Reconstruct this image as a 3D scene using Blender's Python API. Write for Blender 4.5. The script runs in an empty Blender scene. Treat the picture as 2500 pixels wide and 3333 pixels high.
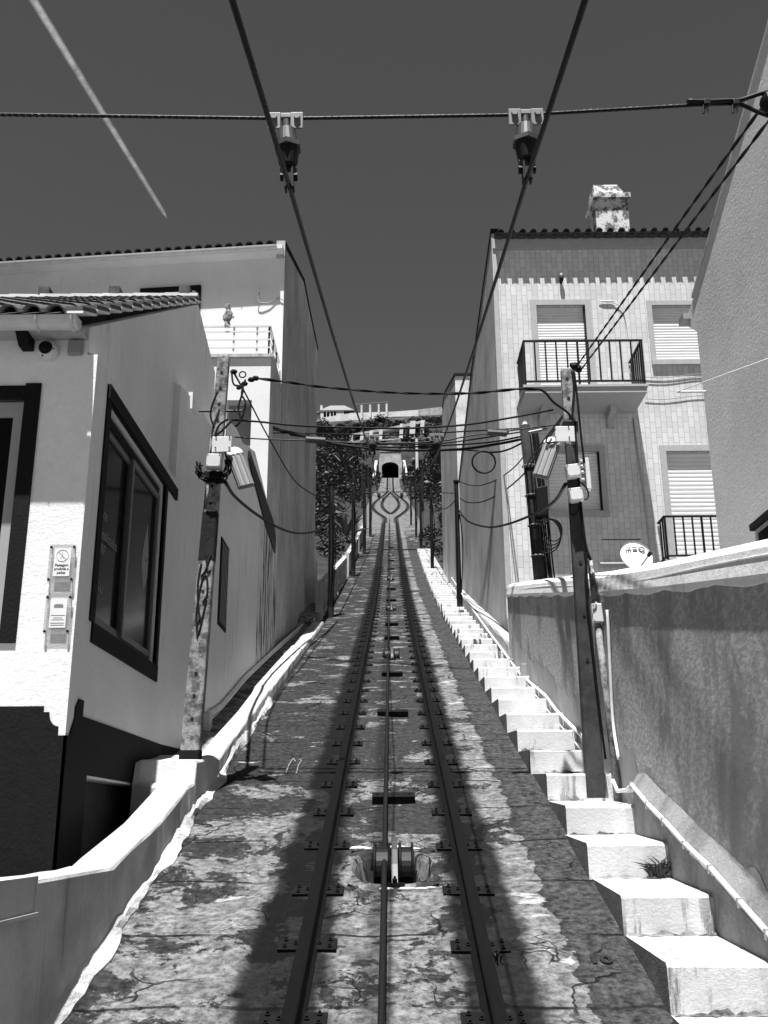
import bpy, bmesh, math, random
from mathutils import Vector, Matrix
V=Vector
random.seed(7)
scene=bpy.context.scene
C=scene.collection
R=math.radians

# ------------------------------------------------------------------ camera geometry (metres, camera at the origin)
F=3324.;CX=1250.;CY=1666.5
PITCH,YAW,ROLL=R(17.15),R(0.38),R(0.3)
fw=V((-math.sin(YAW)*math.cos(PITCH),math.cos(YAW)*math.cos(PITCH),math.sin(PITCH)))
rt0=fw.cross(V((0,0,1))).normalized(); up0=rt0.cross(fw)
rt=rt0*math.cos(ROLL)-up0*math.sin(ROLL); up=up0*math.cos(ROLL)+rt0*math.sin(ROLL)
KS=2500/1659.
def ray(a,b): return fw+rt*((a*KS-CX)/F)-up*((b*KS-CY)/F)
def onx(a,b,x): r=ray(a,b); return r*(x/r.x)
def ony(a,b,y): r=ray(a,b); return r*(y/r.y)
# rail height along the line
_sy=[-12,28,45,80,180,215,300]; _ss=[.295,.295,.337,.362,.362,.44,.44]
def interp(x,xs,ys):
    if x<=xs[0]: return ys[0]
    for i in range(1,len(xs)):
        if x<=xs[i]:
            t=(x-xs[i-1])/(xs[i]-xs[i-1]); return ys[i-1]+t*(ys[i]-ys[i-1])
    return ys[-1]
_z=[0.]; _yy=[-12+.25*i for i in range(1250)]
for i in range(1,1250): _z.append(_z[-1]+.25*(interp(_yy[i],_sy,_ss)+interp(_yy[i-1],_sy,_ss))/2)
def _rz(y):
    t=(y+12)/.25; i=max(0,min(1248,int(t))); return _z[i]+(t-i)*(_z[i+1]-_z[i])
_off=-.925-_rz(5.55)
def rz(y): return _rz(y)+_off
SL=.15
def sz(y): return rz(y)-SL
def ongr(a,b,dz=0):
    r=ray(a,b); t=3.
    while t<260:
        p=r*t
        if p.z<sz(p.y)+dz: return p
        t+=.02 if t<40 else .2
    return r*t

# ------------------------------------------------------------------ materials
def nm(name):
    m=bpy.data.materials.new(name); m.use_nodes=True
    nt=m.node_tree; b=nt.nodes['Principled BSDF']; return m,nt,b
class G:
    def __init__(s,nt): s.nt=nt; s.n=nt.nodes; s.l=nt.links; s._p=None
    def node(s,t,**k):
        n=s.n.new(t)
        for a,b in k.items(): setattr(n,a,b)
        return n
    def put(s,sock,v):
        if v is None: return
        if hasattr(v,'is_output') or isinstance(v,bpy.types.NodeSocket): s.l.new(v,sock)
        else: sock.default_value=v
    def pos(s):
        if s._p is None: s._p=s.node('ShaderNodeNewGeometry').outputs['Position']
        return s._p
    def vec(s,v,sc):
        n=s.node('ShaderNodeVectorMath',operation='MULTIPLY'); s.put(n.inputs[0],v); n.inputs[1].default_value=sc; return n.outputs[0]
    def vadd(s,a,b):
        n=s.node('ShaderNodeVectorMath',operation='ADD'); s.put(n.inputs[0],a); s.put(n.inputs[1],b); return n.outputs[0]
    def xyz(s,v):
        n=s.node('ShaderNodeSeparateXYZ'); s.put(n.inputs[0],v); return n.outputs
    def comb(s,x,y,z):
        n=s.node('ShaderNodeCombineXYZ')
        for i,q in enumerate((x,y,z)): s.put(n.inputs[i],q)
        return n.outputs[0]
    def noise(s,v,scale=1.,detail=5.,rough=.6,dist=0.):
        n=s.node('ShaderNodeTexNoise'); s.put(n.inputs['Vector'],v)
        n.inputs['Scale'].default_value=scale;n.inputs['Detail'].default_value=detail;n.inputs['Roughness'].default_value=rough;n.inputs['Distortion'].default_value=dist
        return n.outputs['Fac']
    def ncol(s,v,scale,detail=3):
        n=s.node('ShaderNodeTexNoise'); s.put(n.inputs['Vector'],v); n.inputs['Scale'].default_value=scale;n.inputs['Detail'].default_value=detail
        return n.outputs['Color']
    def m(s,op,a,b=None,c=None,clamp=False):
        n=s.node('ShaderNodeMath',operation=op); n.use_clamp=clamp
        s.put(n.inputs[0],a); s.put(n.inputs[1],b); s.put(n.inputs[2],c); return n.outputs[0]
    def ss(s,v,a,b,lo=0.,hi=1.):
        n=s.node('ShaderNodeMapRange',interpolation_type='SMOOTHSTEP'); s.put(n.inputs[0],v)
        for i,q in enumerate((a,b,lo,hi)): s.put(n.inputs[i+1],q)
        return n.outputs[0]
    def lin(s,v,a,b,lo=0.,hi=1.):
        n=s.node('ShaderNodeMapRange'); s.put(n.inputs[0],v)
        for i,q in enumerate((a,b,lo,hi)): s.put(n.inputs[i+1],q)
        return n.outputs[0]
    def mix(s,f,a,b):   # grey mix of scalars
        d=s.m('SUBTRACT',b,a); return s.m('MULTIPLY_ADD',d,f,a)
    def grey(s,v):
        n=s.node('ShaderNodeCombineColor')
        for i in range(3): s.put(n.inputs[i],v)
        return n.outputs[0]
    def bump(s,h,strength=.5,dist=.02,bsdf=None):
        n=s.node('ShaderNodeBump'); n.inputs['Strength'].default_value=strength; n.inputs['Distance'].default_value=dist; s.put(n.inputs['Height'],h)
        if bsdf: s.l.new(n.outputs[0],bsdf.inputs['Normal'])
        return n.outputs[0]
def plaster(name,a,b=None,sc=.8,rough=.9,bump=.4,bscale=60,bdist=.01,streak=0.,scol=.05,lo=.55,hi=.7,skin=0.):
    m,nt,bs=nm(name); g=G(nt); p=g.pos(); b=a*.85 if b is None else b
    n=g.noise(p,sc,6,.65); v=g.mix(g.ss(n,.35,.65),a,b)
    if streak>0:
        st=g.noise(g.vec(p,(5,5,.5)),1.6,7,.7); st=g.ss(st,lo,hi)
        m2=g.ss(g.noise(p,.45,3),.42,.6); v=g.mix(g.m('MULTIPLY',g.m('MULTIPLY',st,m2),streak),v,scol)
    fine=g.noise(p,bscale,8,.7)
    v=g.m('MULTIPLY',v,g.lin(g.noise(p,23,4),.2,.8,.93,1.06))
    h=fine
    if skin>0: h=g.m('ADD',fine,g.m('MULTIPLY',g.noise(g.vec(p,(1,1,1.6)),20,5,.6,.8),skin))
    g.put(bs.inputs['Base Color'],g.grey(v)); bs.inputs['Roughness'].default_value=rough
    bs.inputs['Specular IOR Level'].default_value=.25
    g.bump(h,bump,bdist,bs); return m
def simple(name,a,rough=.6,metal=0.,var=.25,sc=20,spec=.5,bump=0.):
    m,nt,bs=nm(name); g=G(nt); p=g.pos()
    v=g.m('MULTIPLY',g.lin(g.noise(p,sc,5,.65),.25,.75,1-var,1+var),a)
    g.put(bs.inputs['Base Color'],g.grey(v)); bs.inputs['Roughness'].default_value=rough; bs.inputs['Metallic'].default_value=metal
    bs.inputs['Specular IOR Level'].default_value=spec
    if bump: g.bump(g.noise(p,sc*3,5),bump,.005,bs)
    return m
M={}
M['stucco']=plaster('white_stucco',.82,.76,bump=.4,bscale=34,bdist=.011,skin=.9,streak=.12,scol=.4)
M['white']=plaster('white_plaster',.74,.66,sc=.6,bump=.15,bscale=40,streak=.15,scol=.3)
M['sidewall']=plaster('aged_white_plaster',.76,.68,sc=.7,bump=.2,bscale=30,streak=.3,scol=.18,lo=.52,hi=.66)
M['weather']=plaster('weathered_white_plaster',.72,.56,sc=.8,bump=.35,bscale=25,streak=1.,scol=.04,lo=.46,hi=.53)
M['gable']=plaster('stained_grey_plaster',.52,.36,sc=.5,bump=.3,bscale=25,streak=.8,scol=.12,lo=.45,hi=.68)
M['dado']=simple('dark_dado_paint',.008,.8,var=.25,sc=12,bump=.9,spec=.15)
M['rightwall']=plaster('rough_grey_render',.58,.48,sc=.7,bump=.7,bscale=40,bdist=.014,streak=.0,skin=1.2)
M['pale']=plaster('pale_skirting',.40,.30,sc=1.5,bump=.3,bscale=40,streak=.3,scol=.2)
M['lime']=plaster('limewash_white',.62,.40,sc=1.2,bump=.6,bscale=25,bdist=.02,skin=1.,streak=.25,scol=.3)
M['step']=plaster('whitewashed_step',.62,.48,sc=1.6,bump=.5,bscale=45,bdist=.012,skin=.6,streak=.95,scol=.05,lo=.53,hi=.60)
M['parapet']=plaster('parapet_plaster',.56,.36,sc=1.1,bump=.45,bscale=22,bdist=.02,streak=.7,scol=.12,lo=.5,hi=.68,skin=.6)
M['stepside']=plaster('bare_step_side',.17,.11,sc=3,bump=.6,bscale=30,bdist=.02,skin=.8)
M['framegrey']=simple('pale_grey_frame',.32,.5,var=.05,sc=5)
M['bouncepave']=plaster('bounce_paving',.26,.20,sc=.8,bump=.2,bscale=12)
M['villaroof']=simple('sunbleached_tiles',.2,.8,var=.3,sc=3)
M['plinth']=plaster('worn_plinth',.28,.16,sc=2.5,bump=.6,bscale=30,bdist=.02,skin=.8)
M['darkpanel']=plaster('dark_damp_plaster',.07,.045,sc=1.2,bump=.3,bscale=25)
M['black']=simple('black_rubber',.004,.6,var=.3,spec=.15)
M['iron']=simple('black_painted_iron',.005,.5,var=.3,sc=30,spec=.2)
M['rail']=simple('dark_rail_steel',.0025,.5,metal=.0,var=.5,sc=15,spec=.12)
M['plate']=simple('rusted_plate_steel',.0035,.7,var=.5,sc=30,bump=.4,spec=.15)
M['galv']=simple('galvanised_steel',.17,.5,metal=.2,var=.25,sc=40)
M['ceramic']=simple('grimy_insulator',.04,.5,var=.5,sc=25)
M['alu']=simple('grey_aluminium_frame',.10,.45,var=.1,sc=8)
M['greyhousing']=simple('grey_lamp_housing',.14,.5,var=.15,sc=15)
M['lens']=simple('lamp_lens',.3,.15,var=.1)
M['boxwhite']=simple('white_junction_box',.62,.5,var=.08,sc=10)
M['boxgrey']=simple('grey_junction_box',.25,.5,var=.1,sc=10)
M['concpole']=plaster('concrete_pole',.30,.18,sc=6,bump=.5,bscale=50,streak=.4,scol=.05)
M['darkpole']=plaster('dark_concrete_pole',.055,.03,sc=5,bump=.5,bscale=50,streak=.4,scol=.03)
M['wood']=plaster('tarred_wood_pole',.022,.01,sc=6,bump=.5,bscale=40,streak=.6,scol=.015)
M['tile']=simple('weathered_clay_tile',.06,.85,var=.75,sc=9,bump=.4)
M['tiledark']=simple('dark_clay_tile',.05,.85,var=.7,sc=9,bump=.4)
M['gutter']=simple('white_gutter',.55,.4,var=.12,sc=6)
M['stone']=simple('limestone_surround',.36,.7,var=.12,sc=7)
M['shutter']=simple('roller_shutter',.72,.5,var=.05,sc=5)
M['conduit']=simple('grey_conduit',.6,.6,var=.2,sc=8)
M['whiteconduit']=simple('white_conduit',.72,.6,var=.15,sc=8)
M['paintblack']=simple('black_paint_mark',.002,.8,var=.3)
M['paintwhite']=simple('white_paint_mark',.14,.8,var=.4,sc=40)
M['letter']=simple('dark_lettering',.03,.6,var=.1)
M['etch']=simple('etched_lettering',.16,.5,var=.1)
M['etch2']=simple('etched_emblem',.2,.5,var=.1)
M['paper']=simple('white_paper',.72,.6,var=.04,sc=5)
M['dish']=simple('white_dish_enamel',.72,.35,var=.05,sc=5)
M['leafdark']=simple('dark_leaf',.048,.6,var=.5,sc=3)
M['leaflight']=simple('pale_agave_leaf',.12,.5,var=.4,sc=3)
M['weed']=simple('weed_leaf',.03,.6,var=.4)
M['hillwhite']=plaster('hilltop_white',.66,.5,sc=.4,bump=.2,bscale=4,streak=.3,scol=.2)
M['hillconc']=plaster('cliff_concrete',.45,.28,sc=.6,bump=.4,bscale=5,streak=.5,scol=.12)
M['void']=simple('tunnel_dark',.008,.95,var=.2)
M['faint']=simple('faded_pictogram',.45,.6,var=.1)
M['galvdark']=simple('worn_strap_steel',.045,.5,metal=.1,var=.3,sc=30)
M['cloth']=mottled('crumpled_cloth',.3,.05,12,.45,.6) if 'mottled' in globals() else simple('crumpled_cloth',.2,.9,var=.7,sc=14)
def glass():
    m,nt,bs=nm('dark_window_glass'); g=G(nt)
    bs.inputs['Base Color'].default_value=(.007,.007,.007,1); bs.inputs['Roughness'].default_value=.12; bs.inputs['Specular IOR Level'].default_value=.07
    g.bump(g.noise(g.pos(),2.,2),.03,.02,bs); return m
M['glassdark']=glass()
def acrylic():
    m,nt,bs=nm('clear_acrylic'); n=nt.nodes; l=nt.links
    t=n.new('ShaderNodeBsdfTransparent'); t.inputs[0].default_value=(.8,.8,.8,1)
    gl=n.new('ShaderNodeBsdfGlossy'); gl.inputs['Roughness'].default_value=.1
    d=n.new('ShaderNodeBsdfDiffuse'); d.inputs[0].default_value=(.7,.7,.7,1)
    a=n.new('ShaderNodeMixShader'); a.inputs[0].default_value=.22; l.new(t.outputs[0],a.inputs[1]); l.new(d.outputs[0],a.inputs[2])
    b=n.new('ShaderNodeMixShader'); b.inputs[0].default_value=.05; l.new(a.outputs[0],b.inputs[1]); l.new(gl.outputs[0],b.inputs[2])
    l.new(b.outputs[0],n['Material Output'].inputs[0]); n.remove(bs); return m
M['acrylic']=acrylic()
def reflection():  # see-through white shell for the window reflection streak
    m,nt,bs=nm('window_streak_white'); g=G(nt); n=nt.nodes; l=nt.links
    t=n.new('ShaderNodeBsdfTransparent'); d=n.new('ShaderNodeBsdfTranslucent'); d.inputs[0].default_value=(.9,.9,.9,1)
    d2=n.new('ShaderNodeBsdfDiffuse'); d2.inputs[0].default_value=(.9,.9,.9,1)
    ad=n.new('ShaderNodeMixShader'); ad.inputs[0].default_value=.5; l.new(d.outputs[0],ad.inputs[1]); l.new(d2.outputs[0],ad.inputs[2])
    lw=n.new('ShaderNodeLayerWeight'); lw.inputs[0].default_value=.5
    edge=g.m('SUBTRACT',1.,lw.outputs['Facing']); f=g.m('MULTIPLY',g.m('POWER',g.ss(edge,.0,1.),1.6),g.lin(g.noise(g.pos(),.03,7,.7),.3,.7,.04,.34))
    a=n.new('ShaderNodeMixShader'); l.new(f,a.inputs[0]); l.new(t.outputs[0],a.inputs[1]); l.new(ad.outputs[0],a.inputs[2])
    l.new(a.outputs[0],n['Material Output'].inputs[0]); n.remove(bs); return m
M['reflection']=reflection()
def facade():
    m,nt,bs=nm('vertical_wall_tiles'); g=G(nt); p=g.pos(); o=g.xyz(p)
    b=g.node('ShaderNodeTexBrick'); b.offset=.5; b.squash=1
    g.put(b.inputs['Vector'],g.comb(o[2],o[0],0.)); b.inputs['Scale'].default_value=1.
    b.inputs['Color1'].default_value=(.65,.65,.65,1); b.inputs['Color2'].default_value=(.54,.54,.54,1); b.inputs['Mortar'].default_value=(.22,.22,.22,1)
    b.inputs['Mortar Size'].default_value=.0035; b.inputs['Mortar Smooth'].default_value=.1; b.inputs['Brick Width'].default_value=.235; b.inputs['Row Height'].default_value=.118
    mx=g.node('ShaderNodeMix',data_type='RGBA',blend_type='MULTIPLY'); mx.inputs[0].default_value=1.
    g.l.new(b.outputs['Color'],mx.inputs[6]); g.put(mx.inputs[7],g.grey(g.lin(g.noise(p,.8,5),.3,.7,.88,1.05)))
    g.l.new(mx.outputs[2],bs.inputs['Base Color']); bs.inputs['Roughness'].default_value=.45
    g.bump(g.m('SUBTRACT',1.,b.outputs['Fac']),.4,.004,bs); return m
M['facade']=facade()
def mottled(name,light,dark,sc,lo,hi,bump=.6):
    m,nt,bs=nm(name); g=G(nt); p=g.pos()
    n=g.noise(p,sc,8,.72); v=g.mix(g.ss(n,lo,hi),light,dark)
    v=g.m('MULTIPLY',v,g.lin(g.noise(p,40,4),.2,.8,.8,1.15))
    g.put(bs.inputs['Base Color'],g.grey(v)); bs.inputs['Roughness'].default_value=.9; g.bump(g.noise(p,18,7,.7),bump,.02,bs); return m
M['dirt_shade']=mottled('mossy_dirt_and_shade',.26,.04,5,.42,.6)
M['chimney']=mottled('lichen_chimney',.62,.10,4.5,.46,.56)
M['mosspole']=mottled('mossy_concrete',.32,.08,9,.42,.62)
M['coping']=mottled('white_coping',.74,.45,3.,.5,.72,.5)
def rwall():
    m,nt,bs=nm('damp_grey_render'); g=G(nt); p=g.pos(); 
    big=g.noise(g.vec(p,(1,.8,.5)),1.5,6,.65,.4); damp=g.ss(big,.47,.60)
    fl=g.noise(g.vec(p,(1,.4,1)),30,7,.78); grain=g.ss(fl,.42,.64)
    v=g.mix(damp,g.mix(grain,.31,.50),g.mix(grain,.24,.28))
    g.put(bs.inputs['Base Color'],g.grey(v)); bs.inputs['Roughness'].default_value=.95; bs.inputs['Specular IOR Level'].default_value=.1
    g.bump(g.m('MULTIPLY',fl,g.lin(damp,0,1,1.,.25)),.6,.02,bs); return m
M['damp']=rwall()
def bed():
    m,nt,bs=nm('track_bed_concrete'); g=G(nt); p=g.pos(); o=g.xyz(p); x,y=o[0],o[1]
    q=g.comb(x,y,0.)
    wob=g.m('MULTIPLY',g.m('SUBTRACT',g.noise(q,3.,4),.5),.35)
    xa=g.m('ABSOLUTE',x)
    fine=g.noise(q,16,8,.75); mid=g.noise(q,5,7,.7,.3)
    n1=g.m('ADD',g.noise(g.vadd(q,(3.1,7.7,0)),1.15,12,.72,.25),g.m('MULTIPLY',g.m('SUBTRACT',g.noise(g.vadd(q,(1.,2.,0)),9.,8,.8),.5),.16))
    # where light patches gather
    near=g.ss(y,5.5,12.5,.10,-.01)
    xr=g.m('ADD',x,wob)
    rzone=g.m('MULTIPLY',g.ss(xr,.6,.7),g.ss(xr,1.0,1.12,1.,0.))
    rz_=g.m('MULTIPLY',rzone,.10)
    rdark=g.m('MULTIPLY',g.ss(xr,1.04,1.14),g.ss(y,55.,70.,1.,0.))
    far=g.ss(y,60,90,0.,.16)
    n=g.m('ADD',g.m('ADD',n1,near),g.m('ADD',rz_,far)); n=g.m('SUBTRACT',n,g.m('MULTIPLY',rdark,.16))
    light=g.ss(n,.550,.572)
    dark=g.mix(g.ss(fine,.33,.70),.005,.042); dark=g.m('MULTIPLY',dark,g.lin(mid,.3,.7,.6,1.5)); dark=g.m('MULTIPLY',dark,g.lin(rdark,0,1,1.,1.7))
    lt=g.mix(g.ss(fine,.34,.66),.05,.20); lt=g.m('MULTIPLY',lt,g.lin(mid,.3,.7,.55,1.5)); sd2=g.noise(g.vadd(q,(6.,6.,0)),45,4,.8); lt=g.m('MULTIPLY',lt,g.ss(sd2,.30,.42,.45,1.)); dark=g.m('MULTIPLY',dark,g.ss(sd2,.56,.72,1.,2.2))
    v=g.mix(light,dark,lt)
    inner=g.ss(xa,.40,.46,1.,0.); mw=g.mix(g.ss(fine,.34,.66),.010,.045)
    v=g.mix(g.m('MULTIPLY',g.m('MULTIPLY',inner,g.m('SUBTRACT',1.,light)),.7),v,mw)
    # lime splashes
    n2=g.noise(g.vadd(g.vec(q,(.9,1.7,0)),(11.3,2.2,0)),1.5,7,.6,.4)
    lim=g.ss(g.m('ADD',n2,g.m('MULTIPLY',rzone,.06)),.66,.685); lim=g.m('MULTIPLY',lim,g.m('SUBTRACT',1.,rdark))
    v=g.mix(lim,v,.30)
    ns=g.noise(g.vadd(g.vec(q,(.8,3.2,0)),(4.,8.,0)),1.6,7,.62,.3); st=g.m('MULTIPLY',g.ss(ns,.60,.64),g.ss(y,12.,20.)); st=g.m('MULTIPLY',st,g.m('SUBTRACT',1.,rdark)); v=g.mix(g.m('MULTIPLY',st,g.ss(y,62.,80.,1.,.3)),v,.22)
    sp=g.ss(g.noise(g.vadd(q,(5,1,0)),26,2,.5),.765,.785); v=g.mix(g.m('MULTIPLY',sp,g.ss(n1,.4,.5)),v,.4)
    # grease and painted-in soft shadow beside both rails, widest near the camera
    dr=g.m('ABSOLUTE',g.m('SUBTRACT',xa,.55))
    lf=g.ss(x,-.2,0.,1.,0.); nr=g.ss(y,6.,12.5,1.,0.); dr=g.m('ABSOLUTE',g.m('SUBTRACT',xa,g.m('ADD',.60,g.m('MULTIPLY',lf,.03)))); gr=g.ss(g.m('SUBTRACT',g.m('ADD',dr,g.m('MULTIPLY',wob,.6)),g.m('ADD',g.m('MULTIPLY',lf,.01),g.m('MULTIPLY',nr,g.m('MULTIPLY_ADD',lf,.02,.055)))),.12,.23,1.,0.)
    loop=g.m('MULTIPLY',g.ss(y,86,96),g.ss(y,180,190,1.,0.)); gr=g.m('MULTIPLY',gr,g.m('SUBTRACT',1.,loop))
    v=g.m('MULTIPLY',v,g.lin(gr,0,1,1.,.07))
    cg=g.ss(g.m('ADD',g.m('ABSOLUTE',g.m('ADD',x,.1)),g.m('MULTIPLY',wob,.4)),.03,.13,1.,0.); cg=g.m('MULTIPLY',cg,g.m('SUBTRACT',1.,loop)); v=g.m('MULTIPLY',v,g.lin(cg,0,1,1.,.45))
    # cracks
    w=g.node('ShaderNodeVectorMath',operation='MULTIPLY_ADD'); g.l.new(g.ncol(q,2.3,6),w.inputs[0]); w.inputs[1].default_value=(.55,.55,0); g.l.new(q,w.inputs[2])
    vo=g.node('ShaderNodeTexVoronoi',feature='DISTANCE_TO_EDGE'); vo.inputs['Scale'].default_value=1.25; g.l.new(w.outputs[0],vo.inputs['Vector'])
    ck=g.ss(vo.outputs['Distance'],.004,.016,1.,0.); ck=g.m('MULTIPLY',ck,g.ss(g.noise(q,.9,3),.50,.58))
    vo2=g.node('ShaderNodeTexVoronoi',feature='DISTANCE_TO_EDGE'); vo2.inputs['Scale'].default_value=4.2; g.l.new(w.outputs[0],vo2.inputs['Vector'])
    ck2=g.ss(vo2.outputs['Distance'],.006,.03,1.,0.); ck2=g.m('MULTIPLY',ck2,g.ss(g.noise(g.vadd(q,(9,9,0)),1.1,3),.56,.64))
    jy=g.m('ADD',g.m('DIVIDE',y,.93),g.m('MULTIPLY',g.m('SUBTRACT',g.noise(q,2.2,5),.5),.10))
    jt=g.m('ABSOLUTE',g.m('SUBTRACT',g.m('FRACT',jy),.5)); jt=g.ss(jt,.008,.022,1.,0.); jt=g.m('MULTIPLY',jt,g.ss(g.noise(g.vadd(q,(2,4,0)),1.3,3),.40,.55))
    j2=g.m('ABSOLUTE',g.m('SUBTRACT',g.m('FRACT',g.m('ADD',g.m('DIVIDE',y,2.35),g.m('MULTIPLY',g.noise(q,.8,3),.12))),.5)); j2=g.m('MULTIPLY',g.ss(j2,.012,.035,1.,0.),g.ss(y,18.,34.)); j2=g.m('MULTIPLY',j2,g.ss(g.noise(g.vadd(q,(7,1,0)),1.1,3),.36,.5))
    cr=g.m('MAXIMUM',g.m('MAXIMUM',ck,ck2),g.m('MAXIMUM',jt,g.m('MULTIPLY',j2,.8)))
    v=g.m('MULTIPLY',v,g.lin(cr,0,1,1.,.12))
    g.put(bs.inputs['Base Color'],g.grey(v)); bs.inputs['Roughness'].default_value=.85; bs.inputs['Specular IOR Level'].default_value=.15
    h=g.m('SUBTRACT',g.m('ADD',g.m('MULTIPLY',fine,.5),g.m('MULTIPLY',light,.5)),g.m('MULTIPLY',cr,1.2))
    g.bump(h,.8,.015,bs); return m
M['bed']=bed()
def hill():
    m,nt,bs=nm('scrubby_hillside'); g=G(nt); p=g.pos()
    n=g.noise(p,.16,8,.65); r=g.ss(n,.50,.62)
    f=g.noise(p,1.3,8,.7)
    rock=g.mix(g.ss(f,.40,.68),.025,.15); soil=g.mix(g.ss(f,.35,.65),.008,.035)
    hgt=g.ss(g.xyz(p)[2],60,95)
    v=g.mix(g.m('MULTIPLY',r,g.lin(hgt,0,1,.15,.9)),soil,rock)
    g.put(bs.inputs['Base Color'],g.grey(v)); bs.inputs['Roughness'].default_value=.95; g.bump(f,1.,.5,bs); return m
M['hill']=hill()
def strand():
    m,nt,bs=nm('stranded_wire_rope'); g=G(nt); tc=g.node('ShaderNodeTexCoord')
    bs.inputs['Base Color'].default_value=(.006,.006,.006,1); bs.inputs['Roughness'].default_value=.5; bs.inputs['Specular IOR Level'].default_value=.25
    return m
M['rope']=strand()

# ------------------------------------------------------------------ mesh building
ROOT={}
class MB:
    def __init__(s): s.v=[]; s.f=[]
    def add(s,vs,fs):
        o=len(s.v); s.v+= [V(a) for a in vs]; s.f+=[tuple(i+o for i in f) for f in fs]; return s
    def box(s,x0,x1,y0,y1,z0,z1):
        return s.hexa([(x0,y0,z0),(x1,y0,z0),(x1,y1,z0),(x0,y1,z0),(x0,y0,z1),(x1,y0,z1),(x1,y1,z1),(x0,y1,z1)])
    def hexa(s,p): return s.add(p,[(3,2,1,0),(4,5,6,7),(0,1,5,4),(1,2,6,5),(2,3,7,6),(3,0,4,7)])
    def obox(s,c,ax,ay,az):   # half-axis vectors
        c,ax,ay,az=V(c),V(ax),V(ay),V(az)
        return s.hexa([c-ax-ay-az,c+ax-ay-az,c+ax+ay-az,c-ax+ay-az,c-ax-ay+az,c+ax-ay+az,c+ax+ay+az,c-ax+ay+az])
    def prism(s,poly,d):
        d=V(d); n=len(poly); a=[V(p) for p in poly]
        return s.add(a+[p+d for p in a],[tuple(range(n-1,-1,-1)),tuple(range(n,2*n))]+[(i,(i+1)%n,n+(i+1)%n,n+i) for i in range(n)])
    def tube(s,pts,r,n=8,caps=True):
        pts=[V(p) for p in pts]; k=len(pts); vs=[]; fs=[]
        rr=r if isinstance(r,(list,tuple)) else [r]*k
        pu=None
        for i in range(k):
            t=(pts[min(i+1,k-1)]-pts[max(i-1,0)])
            if t.length<1e-9: t=V((0,0,1))
            t.normalize()
            if pu is None:
                a=V((0,0,1)) if abs(t.z)<.9 else V((1,0,0)); u=t.cross(a).normalized()
            else:
                u=(pu-t*pu.dot(t)).normalized()
            pu=u; w=t.cross(u)
            for j in range(n):
                an=2*math.pi*j/n; vs.append(pts[i]+(u*math.cos(an)+w*math.sin(an))*rr[i])
        for i in range(k-1):
            for j in range(n):
                a=i*n+j; b=i*n+(j+1)%n; fs.append((a,b,b+n,a+n))
        if caps: fs.append(tuple(range(n-1,-1,-1))); fs.append(tuple(range((k-1)*n,k*n)))
        return s.add(vs,fs)
    def cyl(s,a,b,r,r2=None,n=12): return s.tube([a,b],[r,r if r2 is None else r2],n)
    def rev(s,p,axis,prof,n=14):
        p=V(p); axis=V(axis).normalized(); return s.tube([p+axis*t for t,r in prof],[max(r,1e-4) for t,r in prof],n)
    def sphere(s,c,r,n=10,sq=(1,1,1)):
        c=V(c); vs=[];fs=[];m=n//2
        for i in range(m+1):
            th=math.pi*i/m
            for j in range(n):
                ph=2*math.pi*j/n; vs.append(c+V((r*sq[0]*math.sin(th)*math.cos(ph),r*sq[1]*math.sin(th)*math.sin(ph),r*sq[2]*math.cos(th))))
        for i in range(m):
            for j in range(n): fs.append((i*n+j,(i+1)*n+j,(i+1)*n+(j+1)%n,i*n+(j+1)%n))
        return s.add(vs,fs)
    def ring(s,c,u,w,r,tr,n=32,m=6):
        c,u,w=V(c),V(u).normalized(),V(w).normalized()
        pts=[c+u*(r*math.cos(2*math.pi*i/n))+w*(r*math.sin(2*math.pi*i/n)) for i in range(n+1)]
        return s.tube(pts,tr,m,False)
    def quad(s,a,b,c,d): return s.add([a,b,c,d],[(0,1,2,3)])
    def holed(s,o,u,w,nrm,W,H,holes,depth):
        # wall skin o + a*u + b*w with rectangular holes (a0,a1,b0,b1) and reveals going in by depth
        o,u,w,nrm=V(o),V(u),V(w),V(nrm)
        A=sorted({0,W}|{round(h[i],4) for h in holes for i in (0,1)}); B=sorted({0,H}|{round(h[i],4) for h in holes for i in (2,3)})
        A=[a for a in A if 0<=a<=W]; B=[b for b in B if 0<=b<=H]
        for i in range(len(A)-1):
            for j in range(len(B)-1):
                a,b=(A[i]+A[i+1])/2,(B[j]+B[j+1])/2
                if any(h[0]<a<h[1] and h[2]<b<h[3] for h in holes): continue
                s.quad(o+u*A[i]+w*B[j],o+u*A[i+1]+w*B[j],o+u*A[i+1]+w*B[j+1],o+u*A[i]+w*B[j+1])
        for h in holes:
            c=[o+u*h[0]+w*h[2],o+u*h[1]+w*h[2],o+u*h[1]+w*h[3],o+u*h[0]+w*h[3]]
            for i in range(4):
                a,b=c[i],c[(i+1)%4]; s.quad(a,b,b-nrm*depth,a-nrm*depth)
        return s
    def build(s,name,mat,parent=None,bevel=0.,smooth=False,seg=2,label=None):
        me=bpy.data.meshes.new(name)
        if parent is None:
            xs=[p.x for p in s.v];ys=[p.y for p in s.v];zs=[p.z for p in s.v]
            loc=V(((min(xs)+max(xs))/2,(min(ys)+max(ys))/2,min(zs)))
        else: loc=ROOT[parent.name]
        me.from_pydata([tuple(p-loc) for p in s.v],[],s.f); me.update()
        bm=bmesh.new(); bm.from_mesh(me); bmesh.ops.recalc_face_normals(bm,faces=bm.faces); bm.to_mesh(me); bm.free()
        me.materials.append(M[mat] if isinstance(mat,str) else mat)
        if smooth:
            for p in me.polygons: p.use_smooth=True
        o=bpy.data.objects.new(name,me); C.objects.link(o)
        if parent is None: o.location=loc
        else: o.parent=parent
        ROOT[o.name]=loc
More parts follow.
